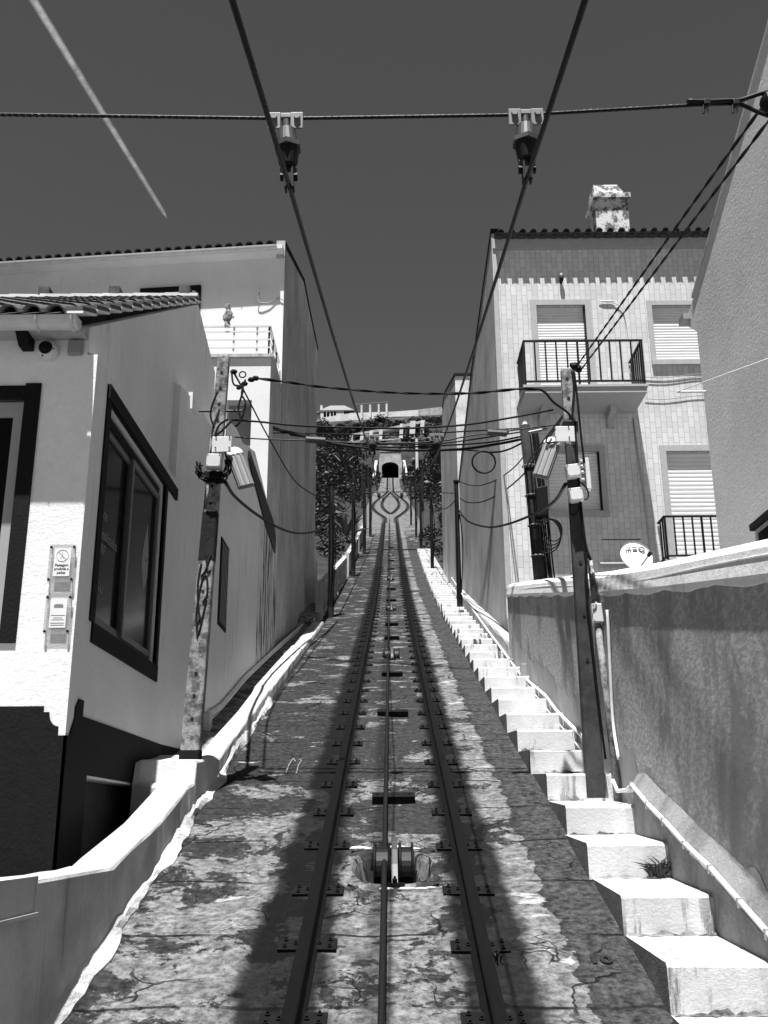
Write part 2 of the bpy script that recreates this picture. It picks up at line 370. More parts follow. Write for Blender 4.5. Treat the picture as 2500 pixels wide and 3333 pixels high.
        if bevel:
            md=o.modifiers.new('bevel','BEVEL'); md.width=bevel; md.segments=seg; md.limit_method='ANGLE'; md.angle_limit=R(40)
        if label: o['label']=label
        return o
def tag(o,label,cat,group=None):
    o['label']=label; o['category']=cat
    if group: o['group']=group
    return o
def struct(o): o['kind']='structure'; return o
def thing(name,label,cat,loc,group=None):
    o=bpy.data.objects.new(name,None); C.objects.link(o); o.location=V(loc); o.empty_display_size=.2; ROOT[o.name]=V(loc); return tag(o,label,cat,group)
def smoothpts(P,k=8):
    P=[V(p) for p in P]
    if len(P)<3: return P
    out=[]; Q=[P[0]*2-P[1]]+P+[P[-1]*2-P[-2]]
    for i in range(1,len(Q)-2):
        a,b,c,d=Q[i-1:i+3]
        for j in range(k):
            t=j/k; out.append(.5*((2*b)+(c-a)*t+(2*a-5*b+4*c-d)*t*t+(3*b-a-3*c+d)*t**3))
    out.append(P[-1]); return out
def sag(a,b,s,n=14):
    a,b=V(a),V(b); return [a.lerp(b,i/n)-V((0,0,4*s*(i/n)*(1-i/n))) for i in range(n+1)]
def cable(name,pts,r,label,cat='cable',group=None,mat='black',n=6):
    return tag(MB().tube(pts,r,n).build(name,mat,smooth=True),label,cat,group)
def twist(pts,r,pitch=.35):
    # two strands wound about a line
    pts=[V(p) for p in pts]; out=([],[]); L=0
    for i,p in enumerate(pts):
        t=(pts[min(i+1,len(pts)-1)]-pts[max(i-1,0)]).normalized(); u=t.cross(V((0,0,1))).normalized(); w=t.cross(u)
        if i: L+=(p-pts[i-1]).length
        an=2*math.pi*L/pitch; d=(u*math.cos(an)+w*math.sin(an))*r
        out[0].append(p+d); out[1].append(p-d)
    return out
def dense(a,b,step): 
    a,b=V(a),V(b); n=max(2,int((b-a).length/step)); return [a.lerp(b,i/n) for i in range(n+1)]
def text(name,body,size,mat,parent,origin,ux,uz,align='CENTER',bold=0.,depth=.001):
    cu=bpy.data.curves.new(name,'FONT'); cu.body=body; cu.size=size; cu.align_x=align; cu.extrude=depth; cu.offset=bold; cu.resolution_u=3
    t=bpy.data.objects.new(name,cu); C.objects.link(t)
    dg=bpy.context.evaluated_depsgraph_get(); me=bpy.data.meshes.new_from_object(t.evaluated_get(dg)); bpy.data.objects.remove(t)
    ux,uz=V(ux).normalized(),V(uz).normalized(); un=ux.cross(uz); o0=V(origin)-ROOT[parent.name] if parent else V(origin)
    for v in me.vertices: v.co=o0+ux*v.co.x+uz*v.co.y+un*v.co.z
    me.materials.clear(); me.materials.append(M[mat]); me.name=name
    o=bpy.data.objects.new(name,me); C.objects.link(o)
    if parent: o.parent=parent
    ROOT[o.name]=ROOT[parent.name] if parent else V((0,0,0)); return o
def tile_roof(mb,o,u,s,ncol,sp,nseg,r,ex=.05):
    # barrel tiles: o eave corner, u along the eave, s whole slope vector
    o,u,s=V(o),V(u).normalized(),V(s); nr=u.cross(s).normalized()
    if nr.z<0: nr=-nr
    e_=ex/s.length; mb.quad(o+s*e_,o+u*(ncol*sp)+s*e_,o+u*(ncol*sp)+s,o+s)
    for c in range(ncol):
        b=o+u*((c+.5)*sp)
        for k in range(nseg):
            p0=b+s*(k/nseg)+nr*(.012); p1=b+s*((k+1.12)/nseg if k<nseg-1 else 1.)
            vs=[];fs=[]; m=7; j0=random.uniform(-.006,.006)
            for q,(pp,rr) in enumerate(((p0,r*1.08),(p1,r*.9))):
                for i in range(m):
                    a=math.pi*i/(m-1); vs.append(pp+u*(math.cos(a)*rr+j0)+nr*(math.sin(a)*rr*.85))
                for i in range(m):
                    a=math.pi*i/(m-1); vs.append(pp+u*(math.cos(a)*rr*.82+j0)+nr*(math.sin(a)*rr*.67))
            for i in range(m-1):
                fs.append((i,i+1,2*m+i+1,2*m+i)); fs.append((i,m+i,m+i+1,i+1)); fs.append((m+i,3*m+i,3*m+i+1,m+i+1))
            mb.add(vs,fs)
    return mb
SKY=.05; EXPO=1.0
S2P=lambda L:[(x/KS,y/KS) for x,y in L]
# ------------------------------------------------------------------ terrain and track bed
def sstep(a,b,x):
    t=max(0.,min(1.,(x-a)/(b-a))); return t*t*(3-2*t)
def bedw(y): return 1.75 if y<58 else 1.75+sstep(58,95,y)*1.0-sstep(180,195,y)*.7
rnd=random.Random(3)
def vnoise(x,y):
    return math.sin(x*.37+1.3*math.sin(y*.21))*math.cos(y*.29+math.sin(x*.17)*1.7)+.5*math.sin(x*.93+y*.71)*math.sin(y*1.13-x*.4)
def terr(x,y):
    w=bedw(y)+.25; d=max(0.,abs(x)-w)
    if y<44: z=rz(y)-.45-.15*min(d,1); return z if d==0 else z-.25*sstep(0,1.5,d)
    s=sstep(44,85,y)
    z=rz(min(y,226))-.4+min(d,28)*(.12+.42*s)+max(0,d-28)*.1
    z+=vnoise(x,y)*.35*s*sstep(0,4,d)
    if y>222:
        zc=interp(y,[222,226.5,240,256,272,300,500],[76,84.5,92,102,112.2,113.5,114])+x*.06
        zc+=vnoise(x*1.7,y*1.7)*.7*sstep(226,235,y)*(1-sstep(262,272,y))
        z=max(min(z,zc+3),zc) if abs(x)>3 else (zc if y>224.6 else rz(y)-.4)
        if y>268: z=zc
    return z
def lin_(a,b,n): return [a+(b-a)*i/n for i in range(n+1)]
xs=lin_(-140,-32,12)[:-1]+lin_(-32,-4,28)[:-1]+lin_(-4,4,16)[:-1]+lin_(4,32,28)[:-1]+lin_(32,140,12)
ys=lin_(-14,40,27)[:-1]+lin_(40,220,120)[:-1]+lin_(220,276,70)[:-1]+lin_(276,480,12)
vs=[(x,y,terr(x,y)) for y in ys for x in xs]; nx=len(xs); fs=[]
for j in range(len(ys)-1):
    for i in range(nx-1):
        if 223.5<(ys[j]+ys[j+1])/2<227 and abs((xs[i]+xs[i+1])/2)<2.0: continue
        fs.append((j*nx+i,j*nx+i+1,(j+1)*nx+i+1,(j+1)*nx+i))
struct(MB().add(vs,fs).build('hillside','hill',smooth=True))

bxs=[-1.9,-1.6,-1.3,-1.0,-.8,-.62,-.46,-.33,-.15,.1,.33,.46,.62,.8,1.0,1.25,1.5,1.75]
bys=[-3+.35*i for i in range(31)]
bys=[y for y in bys if y<7.75]+[7.82,8.2,8.58]+[8.9+.4*i for i in range(52)]+[29.8+1.2*i for i in range(164)]
bys=[y for y in bys if y<224.6]+[224.6]
m=MB(); vs=[];fs=[]; n=len(bxs)
for y in bys:
    k=bedw(y)/1.75
    for x in bxs:
        hole=abs(x)<.34 and 7.8<y<8.6
        jz=0 if hole or abs(abs(x)-.54)<.1 else rnd.uniform(-.012,.012)
        vs.append((x*k if y>58 else x,y,sz(y)+jz))
for j in range(len(bys)-1):
    for i in range(n-1):
        if 7.81<(bys[j]+bys[j+1])/2<8.59 and abs((bxs[i]+bxs[i+1])/2)<.33: continue
        fs.append((j*n+i,j*n+i+1,(j+1)*n+i+1,(j+1)*n+i))
m.add(vs,fs)
# pit around the near pulley
N=40; rings=[]
def P0(x,y,d): return (x,y,sz(y)-d)
cy=8.2
R0=[]
for i in range(N):
    a=2*math.pi*i/N; c,s_=math.cos(a),math.sin(a); t=min(.33/max(abs(c),1e-6),.38/max(abs(s_),1e-6)); R0.append(P0(c*t,cy+s_*t,0))
def el(a_,b_,d): return [P0(math.copysign(abs(math.cos(2*math.pi*i/N))**.8,math.cos(2*math.pi*i/N))*a_,cy+math.copysign(abs(math.sin(2*math.pi*i/N))**.8,math.sin(2*math.pi*i/N))*b_,d) for i in range(N)]
rings=[R0,el(.315,.36,-.004),el(.29,.33,.03),el(.25,.30,.16),el(.20,.26,.26)]
vs=[p for r in rings for p in r]+[P0(0,cy,.3)]; fs=[]
for k in range(len(rings)-1):
    for i in range(N): fs.append((k*N+i,k*N+(i+1)%N,(k+1)*N+(i+1)%N,(k+1)*N+i))
for i in range(N): fs.append(((len(rings)-1)*N+i,(len(rings)-1)*N+(i+1)%N,len(rings)*N))
m.add(vs,fs)
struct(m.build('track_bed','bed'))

# ------------------------------------------------------------------ rails
PROF=[(-.065,-.15),(.065,-.15),(.065,-.137),(.012,-.118),(.012,-.035),(.036,-.028),(.036,-.004),(.028,0),(-.028,0),(-.036,-.004),(-.036,-.028),(-.012,-.035),(-.012,-.118),(-.065,-.137)]
def rail_mesh(mb,path):   # path of (x,y)
    n=len(PROF); vs=[];fs=[]
    for i,(x,y) in enumerate(path):
        for (a,b) in PROF: vs.append((x+a,y,rz(y)+b))
    for i in range(len(path)-1):
        for j in range(n):
            a=i*n+j;b=i*n+(j+1)%n; fs.append((a,b,b+n,a+n))
    fs.append(tuple(range(n))); fs.append(tuple(range((len(path)-1)*n,len(path)*n)))
    return mb.add(vs,fs)
def plate_mb(x,y,sd):
    mb=MB(); z=sz(y); sl=V((0,1,.295)).normalized(); up_=V((0,-.295,1)).normalized()
    for s in (sd,):
        c=V((x+s*.118,y,z))+up_*.010
        mb.obox(c,(.062,0,0),sl*.08,up_*.008)
        for dx,dy in ((s*.02,-.045),(s*.02,.05),(-s*.045,.0)):
            b=c+V((dx,0,0))+sl*dy
            mb.rev(b,up_,[(0,.016),(.018,.016),(.019,.008),(.03,.008)],6)
    return mb
PY=[4.0+.93*i for i in range(49)]
for sd,lab in ((-1,'left rail of the straight lower track, greasy black steel on bolted plates'),(1,'right rail of the straight lower track, nearer the whitewashed steps')):
    path=[(sd*.53,y) for y in [-3+1.0*i for i in range(60)]+lin_(57,89,16)]
    o=tag(rail_mesh(MB(),path).build('rail','rail'),lab,'rail','running rails of the funicular')
    for y in PY:
        yj=y+rnd.uniform(-.03,.03)
        for s2 in (-1,1): plate_mb(sd*.53,yj,s2).build('fastening_plate','plate',o)
def loopx(y,side,inner):
    a,b=(96.,184.) if not inner else (104.,177.)
    s_=max(0.,min(1.,(1/a-1/max(y,1))/(1/a-1/b))); t=math.sin(math.pi*s_)**(1.25 if not inner else .9)
    return side*(.53+t*1.7) if not inner else side*t*1.12
for side in (-1,1):
    w='left' if side<0 else 'right'
    ro_=tag(rail_mesh(MB(),[(loopx(y,side,False),y) for y in lin_(89,189,70)]).build('rail','rail'),f'outer {w} rail bulging round the passing loop','rail','running rails of the funicular')
    ri_=tag(rail_mesh(MB(),[(loopx(y,side,True)+side*.02,y) for y in lin_(104,177,60)]).build('rail','rail'),f'inner {w} rail round the bare middle of the passing loop','rail','running rails of the funicular')
    ri_=bpy.data.objects['rail'] if 0 else ri_
    for o_,inn,L in ((ro_,False,lin_(89,189,70)),(ri_,True,lin_(104,177,60))):
        mb=MB(); vs=[];fs=[]
        for y in L:
            x=loopx(y,side,inn); vs+=[(x-.23,y,sz(y)+.035),(x+.23,y,sz(y)+.035)]
        for i in range(len(L)-1): fs.append((2*i,2*i+1,2*i+3,2*i+2))
        mb.add(vs,fs).build('base_channel','void',o_)
    tag(rail_mesh(MB(),[(side*.53,y) for y in lin_(189,232,16)]).build('rail','rail'),f'{w} rail between passing loop and tunnel mouth','rail','running rails of the funicular')
# haul cable (stranded)
pts=[(-.065,y,rz(y)-.06) for y in [-3+.9*i for i in range(42)]+lin_(35,95,30)]
cb=tag(MB().tube(pts,.019,10).build('haul_cable','rope',smooth=True),'thick greasy haulage cable running up the middle between the rails','haul cable')
mb=MB()
for k in range(3):
    q=[]; 
    for i in range(0,520):
        y=3+.024*i; a=2*math.pi*y/.16+k*2*math.pi/3
        q.append((-.065+.0135*math.cos(a),y,rz(y)-.06+.0135*math.sin(a)))
    mb.tube(q,.0085,5)
mb.build('strand','rope',cb,smooth=True)

# ------------------------------------------------------------------ cable pulleys and guide bars
def pulley(y,label,first=False):
    z=sz(y); t=thing('cable_pulley',label,'pulley',(0,y,z),'cable pulleys between the rails')
    c=V((0,y,z-.02))
    for (a,b) in ((-.145,-.02),(.045,.155)):
        MB().rev(c+V((a,0,0)),(1,0,0),[(0,.03),(.0,.20),(.014,.205),(.02,.17),(b-a-.02,.17),(b-a-.014,.205),(b-a,.20),(b-a,.03)],28).build('wheel','iron',t,smooth=False)
    s=V((0,.295,0)); pr=[]
    arc=[(-.36,.0),(-.34,.02),(-.24,.12),(-.12,.195),(0,.22),(.12,.215),(.24,.16),(.34,.07),(.38,.04)]
    mb=MB()
    for i in range(len(arc)-1):
        (a0,h0),(a1,h1)=arc[i],arc[i+1]
        p=V((.012,y+a0,sz(y+a0)+h0*.85)); q=V((.012,y+a1,sz(y+a1)+h1*.85)); d=(q-p); nn=V((0,-d.z,d.y)).normalized()*.006
        mb.hexa([p+V((-.022,0,0))-nn,p+V((.022,0,0))-nn,q+V((.022,0,0))-nn,q+V((-.022,0,0))-nn,p+V((-.022,0,0))+nn,p+V((.022,0,0))+nn,q+V((.022,0,0))+nn,q+V((-.022,0,0))+nn])
    mb.build('strap','galvdark',t)
    for yy in (-.36,.38):
        MB().box(-.06,.085,y+yy-.05,y+yy+.05,sz(y+yy)-.02,sz(y+yy)+.014).build('foot_plate','plate',t)
        MB().rev((.012,y+yy,sz(y+yy)+.012),(0,-.28,1),[(0,.02),(.03,.02),(.031,.01),(.05,.01)],6).build('bolt','plate',t)

pulley(8.2,'nearest cable pulley, black wheels and steel strap in an oval pit')
for y,l in ((20.,'second cable pulley up the track, beside the drain hole'),(30.5,'third cable pulley up the track, level with the dark balustrade pole'),(42.5,'fourth cable pulley up the track, small and far'),(56,'fifth and farthest cable pulley on the straight track')): pulley(y,l)
bars=[(9.95,.19,'nearest flat black cable guide bar, just above the near pulley'),(14.1,.2,'second flat black cable guide bar up the track'),(17.6,.17,'third flat black cable guide bar, below the second pulley'),(23.,.16,'fourth black guide bar, above the second pulley'),(26.,.16,'fifth black guide bar up the track'),(33.5,.16,'sixth black guide bar, above the third pulley'),(38.,.16,'seventh black guide bar, far up the track'),(47.5,.16,'eighth black guide bar, thin with distance'),(52.5,.16,'ninth black guide bar, near the far poles'),(62,.16,'tenth and farthest black guide bar')]
for y,h,l in bars:
    u=V((0,1,.295)).normalized(); w=V((0,-.295,1)).normalized()
    o=tag(MB().obox(V((0.01,y,sz(y)))+w*.035,(h+.01,0,0),u*.075,w*.04).build('guide_bar','iron',bevel=.004),l,'guide bar','black guide bars under the cable')
    if y<20:
        for dx in (-.15,.15): MB().rev(V((.01+dx,y,sz(y)))+w*.075,w,[(0,.014),(.008,.014)],8).build('bolt','plate',o)
# lime lumps at the pulley pit
mb=MB()
for (x,y,r) in ((-.27,8.64,.075),(-.22,8.63,.05),(.03,8.66,.07),(.10,8.64,.06),(.17,8.62,.05),(.10,7.76,.06),(.2,7.76,.05),(.27,7.78,.04),(-.05,7.76,.05)):
    mb.sphere((x,y,sz(y)),r,9,(1.2,.6,.28))
tag(mb.build('mortar_lumps','lime',smooth=True),'lumps of pale mortar along the rim of the pulley pit','mortar')
# gutter channel of concrete across the slab
for y,l in ((60.5,'dark iron channel crossing the whole slab far up'),):
    tag(MB().hexa([(-1.75,y,sz(y)),(3.2,y,sz(y)),(3.2,y+.5,sz(y+.5)),(-1.75,y+.5,sz(y+.5)),(-1.75,y,sz(y)+.03),(3.2,y,sz(y)+.03),(3.2,y+.5,sz(y+.5)+.03),(-1.75,y+.5,sz(y+.5)+.03)]).build('cross_channel','iron'),l,'drain channel')
# painted number and chalk strokes on the slab
def onslab(x,y,d=.006): return V((x,y,sz(y)+d))
p=ongr(1300,2085); o=tag(text('painted_number','10',.15,'paintblack',None,p+V((0,0,.014)),(1,0,0),(0,1,.295),bold=.006),'stencilled black number 10 on the slab by the lowest steps','number')
def stroke(name,pts,w,mat,label,cat):
    mb=MB()
    for i in range(len(pts)-1):
        a=onslab(*pts[i],.013); b=onslab(*pts[i+1],.013); d=(b-a).normalized(); s=d.cross(V((0,-.28,.96))).normalized()*w
        mb.quad(a-s,a+s,b+s,b-s)
    return tag(mb.build(name,mat),label,cat)
q=[ongr(*c) for c in ((618,1672),(624,1655),(630,1645),(634,1640),(638,1648))]; stroke('chalk_mark',[(a.x,a.y) for a in q],.007,'paintwhite','left of two slanting white paint strokes on the slab','paint mark')
q=[ongr(*c) for c in ((640,1674),(645,1655),(651,1645),(646,1643),(655,1640))]; stroke('chalk_mark',[(a.x,a.y) for a in q],.007,'paintwhite','right of two slanting white paint strokes on the slab','paint mark')
# drain hole in the left slab
p=ongr(697,1476); tag(MB().rev(p+V((0,0,.006)),(0,-.28,1),[(0,.055),(.003,.055)],18).build('drain_hole','void'),'small round black drain hole in the left slab','drain')
p=ongr(1605,2078,.3)

# ------------------------------------------------------------------ stairs on the right
st=thing('staircase','whitewashed stone staircase climbing along the right of the track','staircase',(1.9,5,sz(5)))
YK=[2.95,3.95,4.95,5.95]+[6.95+i*1.0 for i in range(22)]
while YK[-1]<59: YK.append(YK[-1]+.92)
for k in range(len(YK)-1):
    y0,y1=YK[k],YK[k+1]; zt=sz(y0)+.245+rnd.uniform(-.008,.008); zk=sz(y1)+.006; xe=2.05 if y0<9.3 else (2.15 if y0<17.4 else 2.34); x0=1.445+rnd.uniform(-.015,.015)+max(0,y0-28)*.004
    mb=MB(); n=6
    # irregular front edge, slightly battered riser
    fr=[rnd.uniform(-.018,.018) for _ in range(n+1)]
    vs=[];fs=[]
    for i in range(n+1):
        x=x0+(xe-x0)*i/n; f=y0+fr[i]
        vs+= [(x,f-.014,sz(y0)-.25),(x,f,zt-.02),(x,f+.02,zt+rnd.uniform(-.004,.004)),(x,y1+.06,zk),(x,y1+.06,sz(y0)-.25)]
    for i in range(n):
        for j in range(4): a=i*5+j; fs.append((a,a+5,a+6,a+1))
    fs.append(tuple(n*5+j for j in (4,3,2,1,0))); fs.append((0,1,2,3,4))
    so_=mb.add(vs,fs).build('step','step',st); so_.data.materials.append(M['stepside']); so_.data.polygons[len(so_.data.polygons)-1].material_index=1
# dirt gathered at the foot of each riser
for k in range(2,len(YK)-1):
    y0=YK[k]; x0=1.47+max(0,y0-28)*.004; xe=2.04 if y0<9.3 else 2.13; vs=[];fs=[]; n=16
    for i in range(n+1):
        x=x0+(xe-x0)*i/n; h=max(.0,rnd.gauss(.012,.014)); w_=max(.002,rnd.gauss(.012,.014)); vs+=[(x,y0-.045-w_,sz(y0)+.004),(x,y0-.042,sz(y0)+.009),(x,y0-.036,sz(y0)+.006+h)]
    for i in range(n):
        for j in range(2): a=i*3+j; fs.append((a,a+3,a+4,a+1))
    MB().add(vs,fs).build('moss_line','dirt_shade',st)
# weeds
def weed(p,h,n,label,w=.006):
    mb=MB(); p=V(p)
    for i in range(n):
        a=rnd.uniform(0,2*math.pi); l=h*rnd.uniform(.5,1.1); d=V((math.cos(a)*.75,math.sin(a)*.45-.25,1.0)).normalized(); s=d.cross(V((0,1,0))).normalized()*w
        b=p+V((rnd.uniform(-.06,.06),rnd.uniform(-.03,.02),0)); e=b+d*l*.6; f=e+(d+V((math.cos(a)*.6,-.2,-.6))).normalized()*l*.5
        mb.add([b-s*.6,b+s*.6,e+s,e-s,f],[(0,1,2,3),(3,2,4)])
    return tag(mb.build('weed','weed'),label,'weed')
weed((1.93,7.93,sz(7.95)+.01),.17,90,'grassy weed rooted on the sunny step below a riser')
weed((2.12,5.9,sz(5.95)+.01),.10,30,'weed in the corner of the lowest visible step')
p=ongr(1060,2078); weed(p,.09,26,'small weed growing from a crack between the rails')
p=ongr(1145,1720); weed(p,.05,14,'tiny weed on the slab right of the right rail',.006)
tag(MB().rev((2.16,6.15,sz(6.95)),(0,0,1),[(0,.05),(.012,.05),(.016,.03),(.017,.0)],16).build('drain_lid','stone'),'small round stone drain lid on the lowest broad step','lid')  # drain lid lying on the step
# ------------------------------------------------------------------ left parapet wall
PT=[(-3,-.26),(4,-.25),(6.95,-.23),(7.2,-.17),(8.3,.06),(9.35,.36),(9.6,.40),(9.68,.60),(10.3,.66),(10.5,.70),(10.9,.70),(12,1.03),(13.7,1.5),(15,1.9),(15.3,2.03),(18,2.8),(22,3.92),(26.2,5.12)]
def ptop(y): return interp(y,[a for a,b in PT],[b for a,b in PT])
kw=thing('parapet_wall','whitewashed parapet wall with lit top along the left of the track','wall',(-1.95,10,0))
pys=sorted(set([-3+.28*i for i in range(104)]+[a for a,b in PT])); vs=[];fs=[]
rows=[]
for y in pys:
    t=ptop(y); s=sz(y); j=lambda a:rnd.uniform(-a,a)
    ox=-1.80+j(.003)+(.04 if y>15.2 else 0); h=.035
    inner=-2.10 if y<9.4 else (-2.38 if 9.55<y<10.7 else -2.05)
    r=[(ox+.02,y,s-.3),(ox+.01+j(.003),y,s+max(.02,(t-s)*.4)),(ox+j(.004),y,t-.025),(ox-.01,y,t-.006+j(.004)),(ox-.04,y,t+j(.005)),(inner+.06,y,t+j(.008)),(inner+.01,y,t-.02),(inner,y,min(t-.06,s-.2) if y<9.4 else t-.4)]
    rows.append(r)
n=8
vs=[p for r in rows for p in r]
for i in range(len(rows)-1):
    for k in range(n-1): a=i*n+k; fs.append((a,a+1,a+n+1,a+n))
fs.append(tuple(range(n))); fs.append(tuple((len(rows)-1)*n+k for k in range(n)))
MB().add(vs,fs).build('wall','parapet',kw)
# lime fillet along the foot
vs=[];fs=[]; k_=0
for y in [3+.11*i for i in range(120)]:
    s=sz(y); w=.03+.022*math.sin(y*3.1)+.012*math.sin(y*7.7)+rnd.uniform(0,.022); w*=1.25 if y<11 else .8
    hh=.07+rnd.uniform(0,.04)+.03*math.sin(y*2.2)
    vs+= [(-1.80,y,s+hh),(-1.765,y,s+hh*.6),(-1.80+w+.02,y,s+.012),(-1.80+w+.02,y,s-.05)]
for i in range(119):
    for k in range(3): a=i*4+k; fs.append((a,a+1,a+5,a+4))
MB().add(vs,fs).build('foot_fillet','lime',kw,label='ragged white lime fillet at the foot of the parapet')
# ledge block with white rim on the near part
_q=onx(75,1930,-1.76); _zt=onx(74,1896,-1.76).z; _zb=onx(66,1972,-1.76).z; _y=_q.y
b=MB().box(-1.81,-1.76,3.2,_y,_zb,_zt).build('panel','rightwall',kw,label='rough rectangular panel with a white rim')
mb=MB(); mb.box(-1.81,-1.735,3.2,_y+.012,_zb-.018,_zb); mb.box(-1.81,-1.752,_y,_y+.012,_zb,_zt+.008); mb.box(-1.81,-1.752,3.2,_y,_zt,_zt+.008); mb.build('panel_rim','lime',kw)
# walkway between parapet and houses
mb=MB(); vs=[];fs=[]; yy=[9.7+.5*i for i in range(42)]
for y in yy:
    z=ptop(min(y,26))-.06 if y<26 else sz(y)+.25
    vs+=[(-2.6,y,z+rnd.uniform(-.02,.02)),(-2.35,y,z+.02),(-2.0,y,z-.05)]
for i in range(len(yy)-1):
    for k in range(2): a=i*3+k; fs.append((a,a+1,a+4,a+3))
struct(mb.add(vs,fs).build('walkway','dirt_shade'))  # dark mossy colour also stands in for wall shadow that falls short here

# unseen pale ground added to bounce sunlight onto the house front
vs=[];fs=[]
for y in (-14,-6,2,7.5): vs+=[(-14,y,-1.55+min(0,(y-2)*.12)),(-2.2,y,-1.55+min(0,(y-2)*.12))]
for i in range(3): fs.append((2*i,2*i+1,2*i+3,2*i+2))
struct(MB().add(vs,fs).build('bounce_ground','bouncepave'))
# ------------------------------------------------------------------ station house, left foreground
YF=7.63; XW=-2.40
sh=thing('station_house','low white stucco house with dark dado, clay tile roof and gutter on the left','house',(-4,9,-1.5))
# front wall with door/window opening
fw_=MB().holed((-7,YF,-1.6),(1,0,0),(0,0,1),(0,-1,0),4.515,5.5,[(2.9,4.06,2.98,5.0)],.14)
fw_.quad((-2.485,YF,-1.6),(-2.4,YF,-1.6),(-2.4,YF,3.73),(-2.485,YF,3.73))
fw_.box(-7,-2.62,YF+.25,YF+.28,-1.6,3.95)
fw_.build('front_wall','stucco',sh)
# side wall: lower thick part with the sliding window opening, upper gable set back
w0=onx(235,832,XW); w1=onx(333,1470,XW); wy0,wy1=8.09,10.30; wz0,wz1=1.58,3.49
mb=MB().holed((XW,YF,-1.6),(0,1,0),(0,0,1),(1,0,0),3.95,5.33,[(wy0-YF,wy1-YF,wz0+1.6,wz1+1.6),(.62,3.5,.3,1.98)],.16)
mb.quad((XW,YF,3.73),(XW,11.58,3.73),(XW-.09,11.58,3.745),(XW-.09,YF,3.745))
mb.box(-2.62,-2.60,YF+.02,11.5,-1.6,3.7)
mb.build('side_wall','sidewall',sh)
xg=XW-.085
mb=MB().prism([(xg,YF+.006,3.6),(xg,YF+.006,3.98),(xg,11.9,6.52),(xg,13.3,6.2),(xg,13.3,3.6)],(-.15,0,0)); mb.build('gable','sidewall',sh)
# dado
xd=XW+.012
ol=[(YF-.01,.79+.0),(YF+.1,.79)]
dz=lambda y:.82
poly=[(xd,YF-.012,-1.6),(xd,YF-.012,.655),(xd,YF+.08,.66),(xd,YF+.10,.70),(xd,YF+.17,.80),(xd,YF+.17,.88),(xd,YF+.24,.95),(xd,YF+.36,.95),(xd,YF+.36,.83),(xd,11.5,.83),(xd,11.5,.40),(xd,8.22,.40),(xd,8.22,-1.6)]
MB().prism(poly,(-.02,0,0)).build('dado','dado',sh)
yd=YF-.012; x1=-2.40
pts=[(-7,-1.6),(x1+.012,-1.6),(x1+.012,.655),(-2.455,.655),(-2.455,.72)]
for i in range(7):
    a=math.pi/2*i/6; pts.append((-2.455-.075*math.sin(a)-.0,.72+.10*(1-math.cos(a))))
pts+=[(-2.535,.855-.03),(-2.575,.825),(-2.575,.868),(-7,.868)]
MB().prism([(a,yd,b) for a,b in pts],(0,.02,0)).build('dado','dado',sh)
# recessed area below the dado: back wall
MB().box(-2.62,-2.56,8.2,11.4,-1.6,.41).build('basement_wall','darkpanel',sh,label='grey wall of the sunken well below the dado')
# sliding window
fx=XW-.055
wn=MB(); t=.075
def frame(mb,y0,y1,z0,z1,x,t,d=.05):
    mb.box(x-d,x,y0,y1,z0,z0+t); mb.box(x-d,x,y0,y1,z1-t,z1); mb.box(x-d,x,y0,y0+t,z0+t,z1-t); mb.box(x-d,x,y1-t,y1,z0+t,z1-t)
frame(wn,wy0+.01,wy1-.01,wz0+.01,wz1-.03,fx,.05,.07)
wo=wn.build('window','alu',sh,label='sliding aluminium window with dark etched glass')
ym=(wy0+wy1)/2-.05
for (a,b,x) in ((wy0+.06,ym+.05,fx-.015),(ym-.03,wy1-.06,fx+.02)):
    mb=MB(); frame(mb,a,b,wz0+.06,wz1-.13,x,.06,.03); mb.build('sash','alu',wo)
    MB().box(x-.028,x-.022,a+.06,b-.06,wz0+.12,wz1-.19).build('pane','glassdark',wo)
MB().box(fx-.03,fx+.005,wy0+.06,wy1-.06,wz1-.13,wz1-.05).build('shutter_box','dado',wo)
# dark surround of the window
mb=MB(); xs_=XW+.0
mb.box(XW-.02,XW+.016,wy0-.12,wy0,wz0-.0,wz1+.11); mb.box(XW-.02,XW+.016,wy1,wy1+.10,wz0-.15,wz1-.0)
mb.box(XW-.02,XW+.03,wy0-.12,wy1+.52,wz1,wz1+.13); mb.box(XW-.02,XW+.02,wy0-.04,wy1+.10,wz0-.16,wz0)
mb.build('window_surround','dado',wo)
gx=fx-.021+.0
y_=lambda a,b:onx(a,b,fx-.02)
for body,px,sz_ in (('ços',(218,1108),.13),('cipalizados',(214,1150),.13),('RE',(216,1186),.12),('1 163',(203,1264),.11)):
    q=y_(*px); text('lettering',body,sz_,'etch',wo,(gx+.002,q.y+.02,q.z-.02),(0,1,0),(0,0,1),align='LEFT',depth=.0004)
c=onx(318,1215,fx+.02); xx=fx-.0005
dm=[(-.0,.42),(.12,.08),(.12,-.12),(.0,-.30),(-.14,-.08),(-.14,.06)]
parts=[[dm[0],dm[1],(.03,.02),(-.14,.06)],[dm[1],dm[2],(.03,-.15),(.03,.02)],[(-.14,.06),(.03,.02),(.03,-.15),(-.14,-.08)],[(-.14,-.08),(.03,-.15),dm[2],dm[3]]]
mb=MB()
for q in parts:
    cx=sum(a for a,b in q)/4; cz=sum(b for a,b in q)/4
    mb.prism([(xx,c.y+cx+(a-cx)*.95,c.z+cz+(b-cz)*.95) for a,b in q],(.0012,0,0))
mb.build('emblem','etch2',wo)
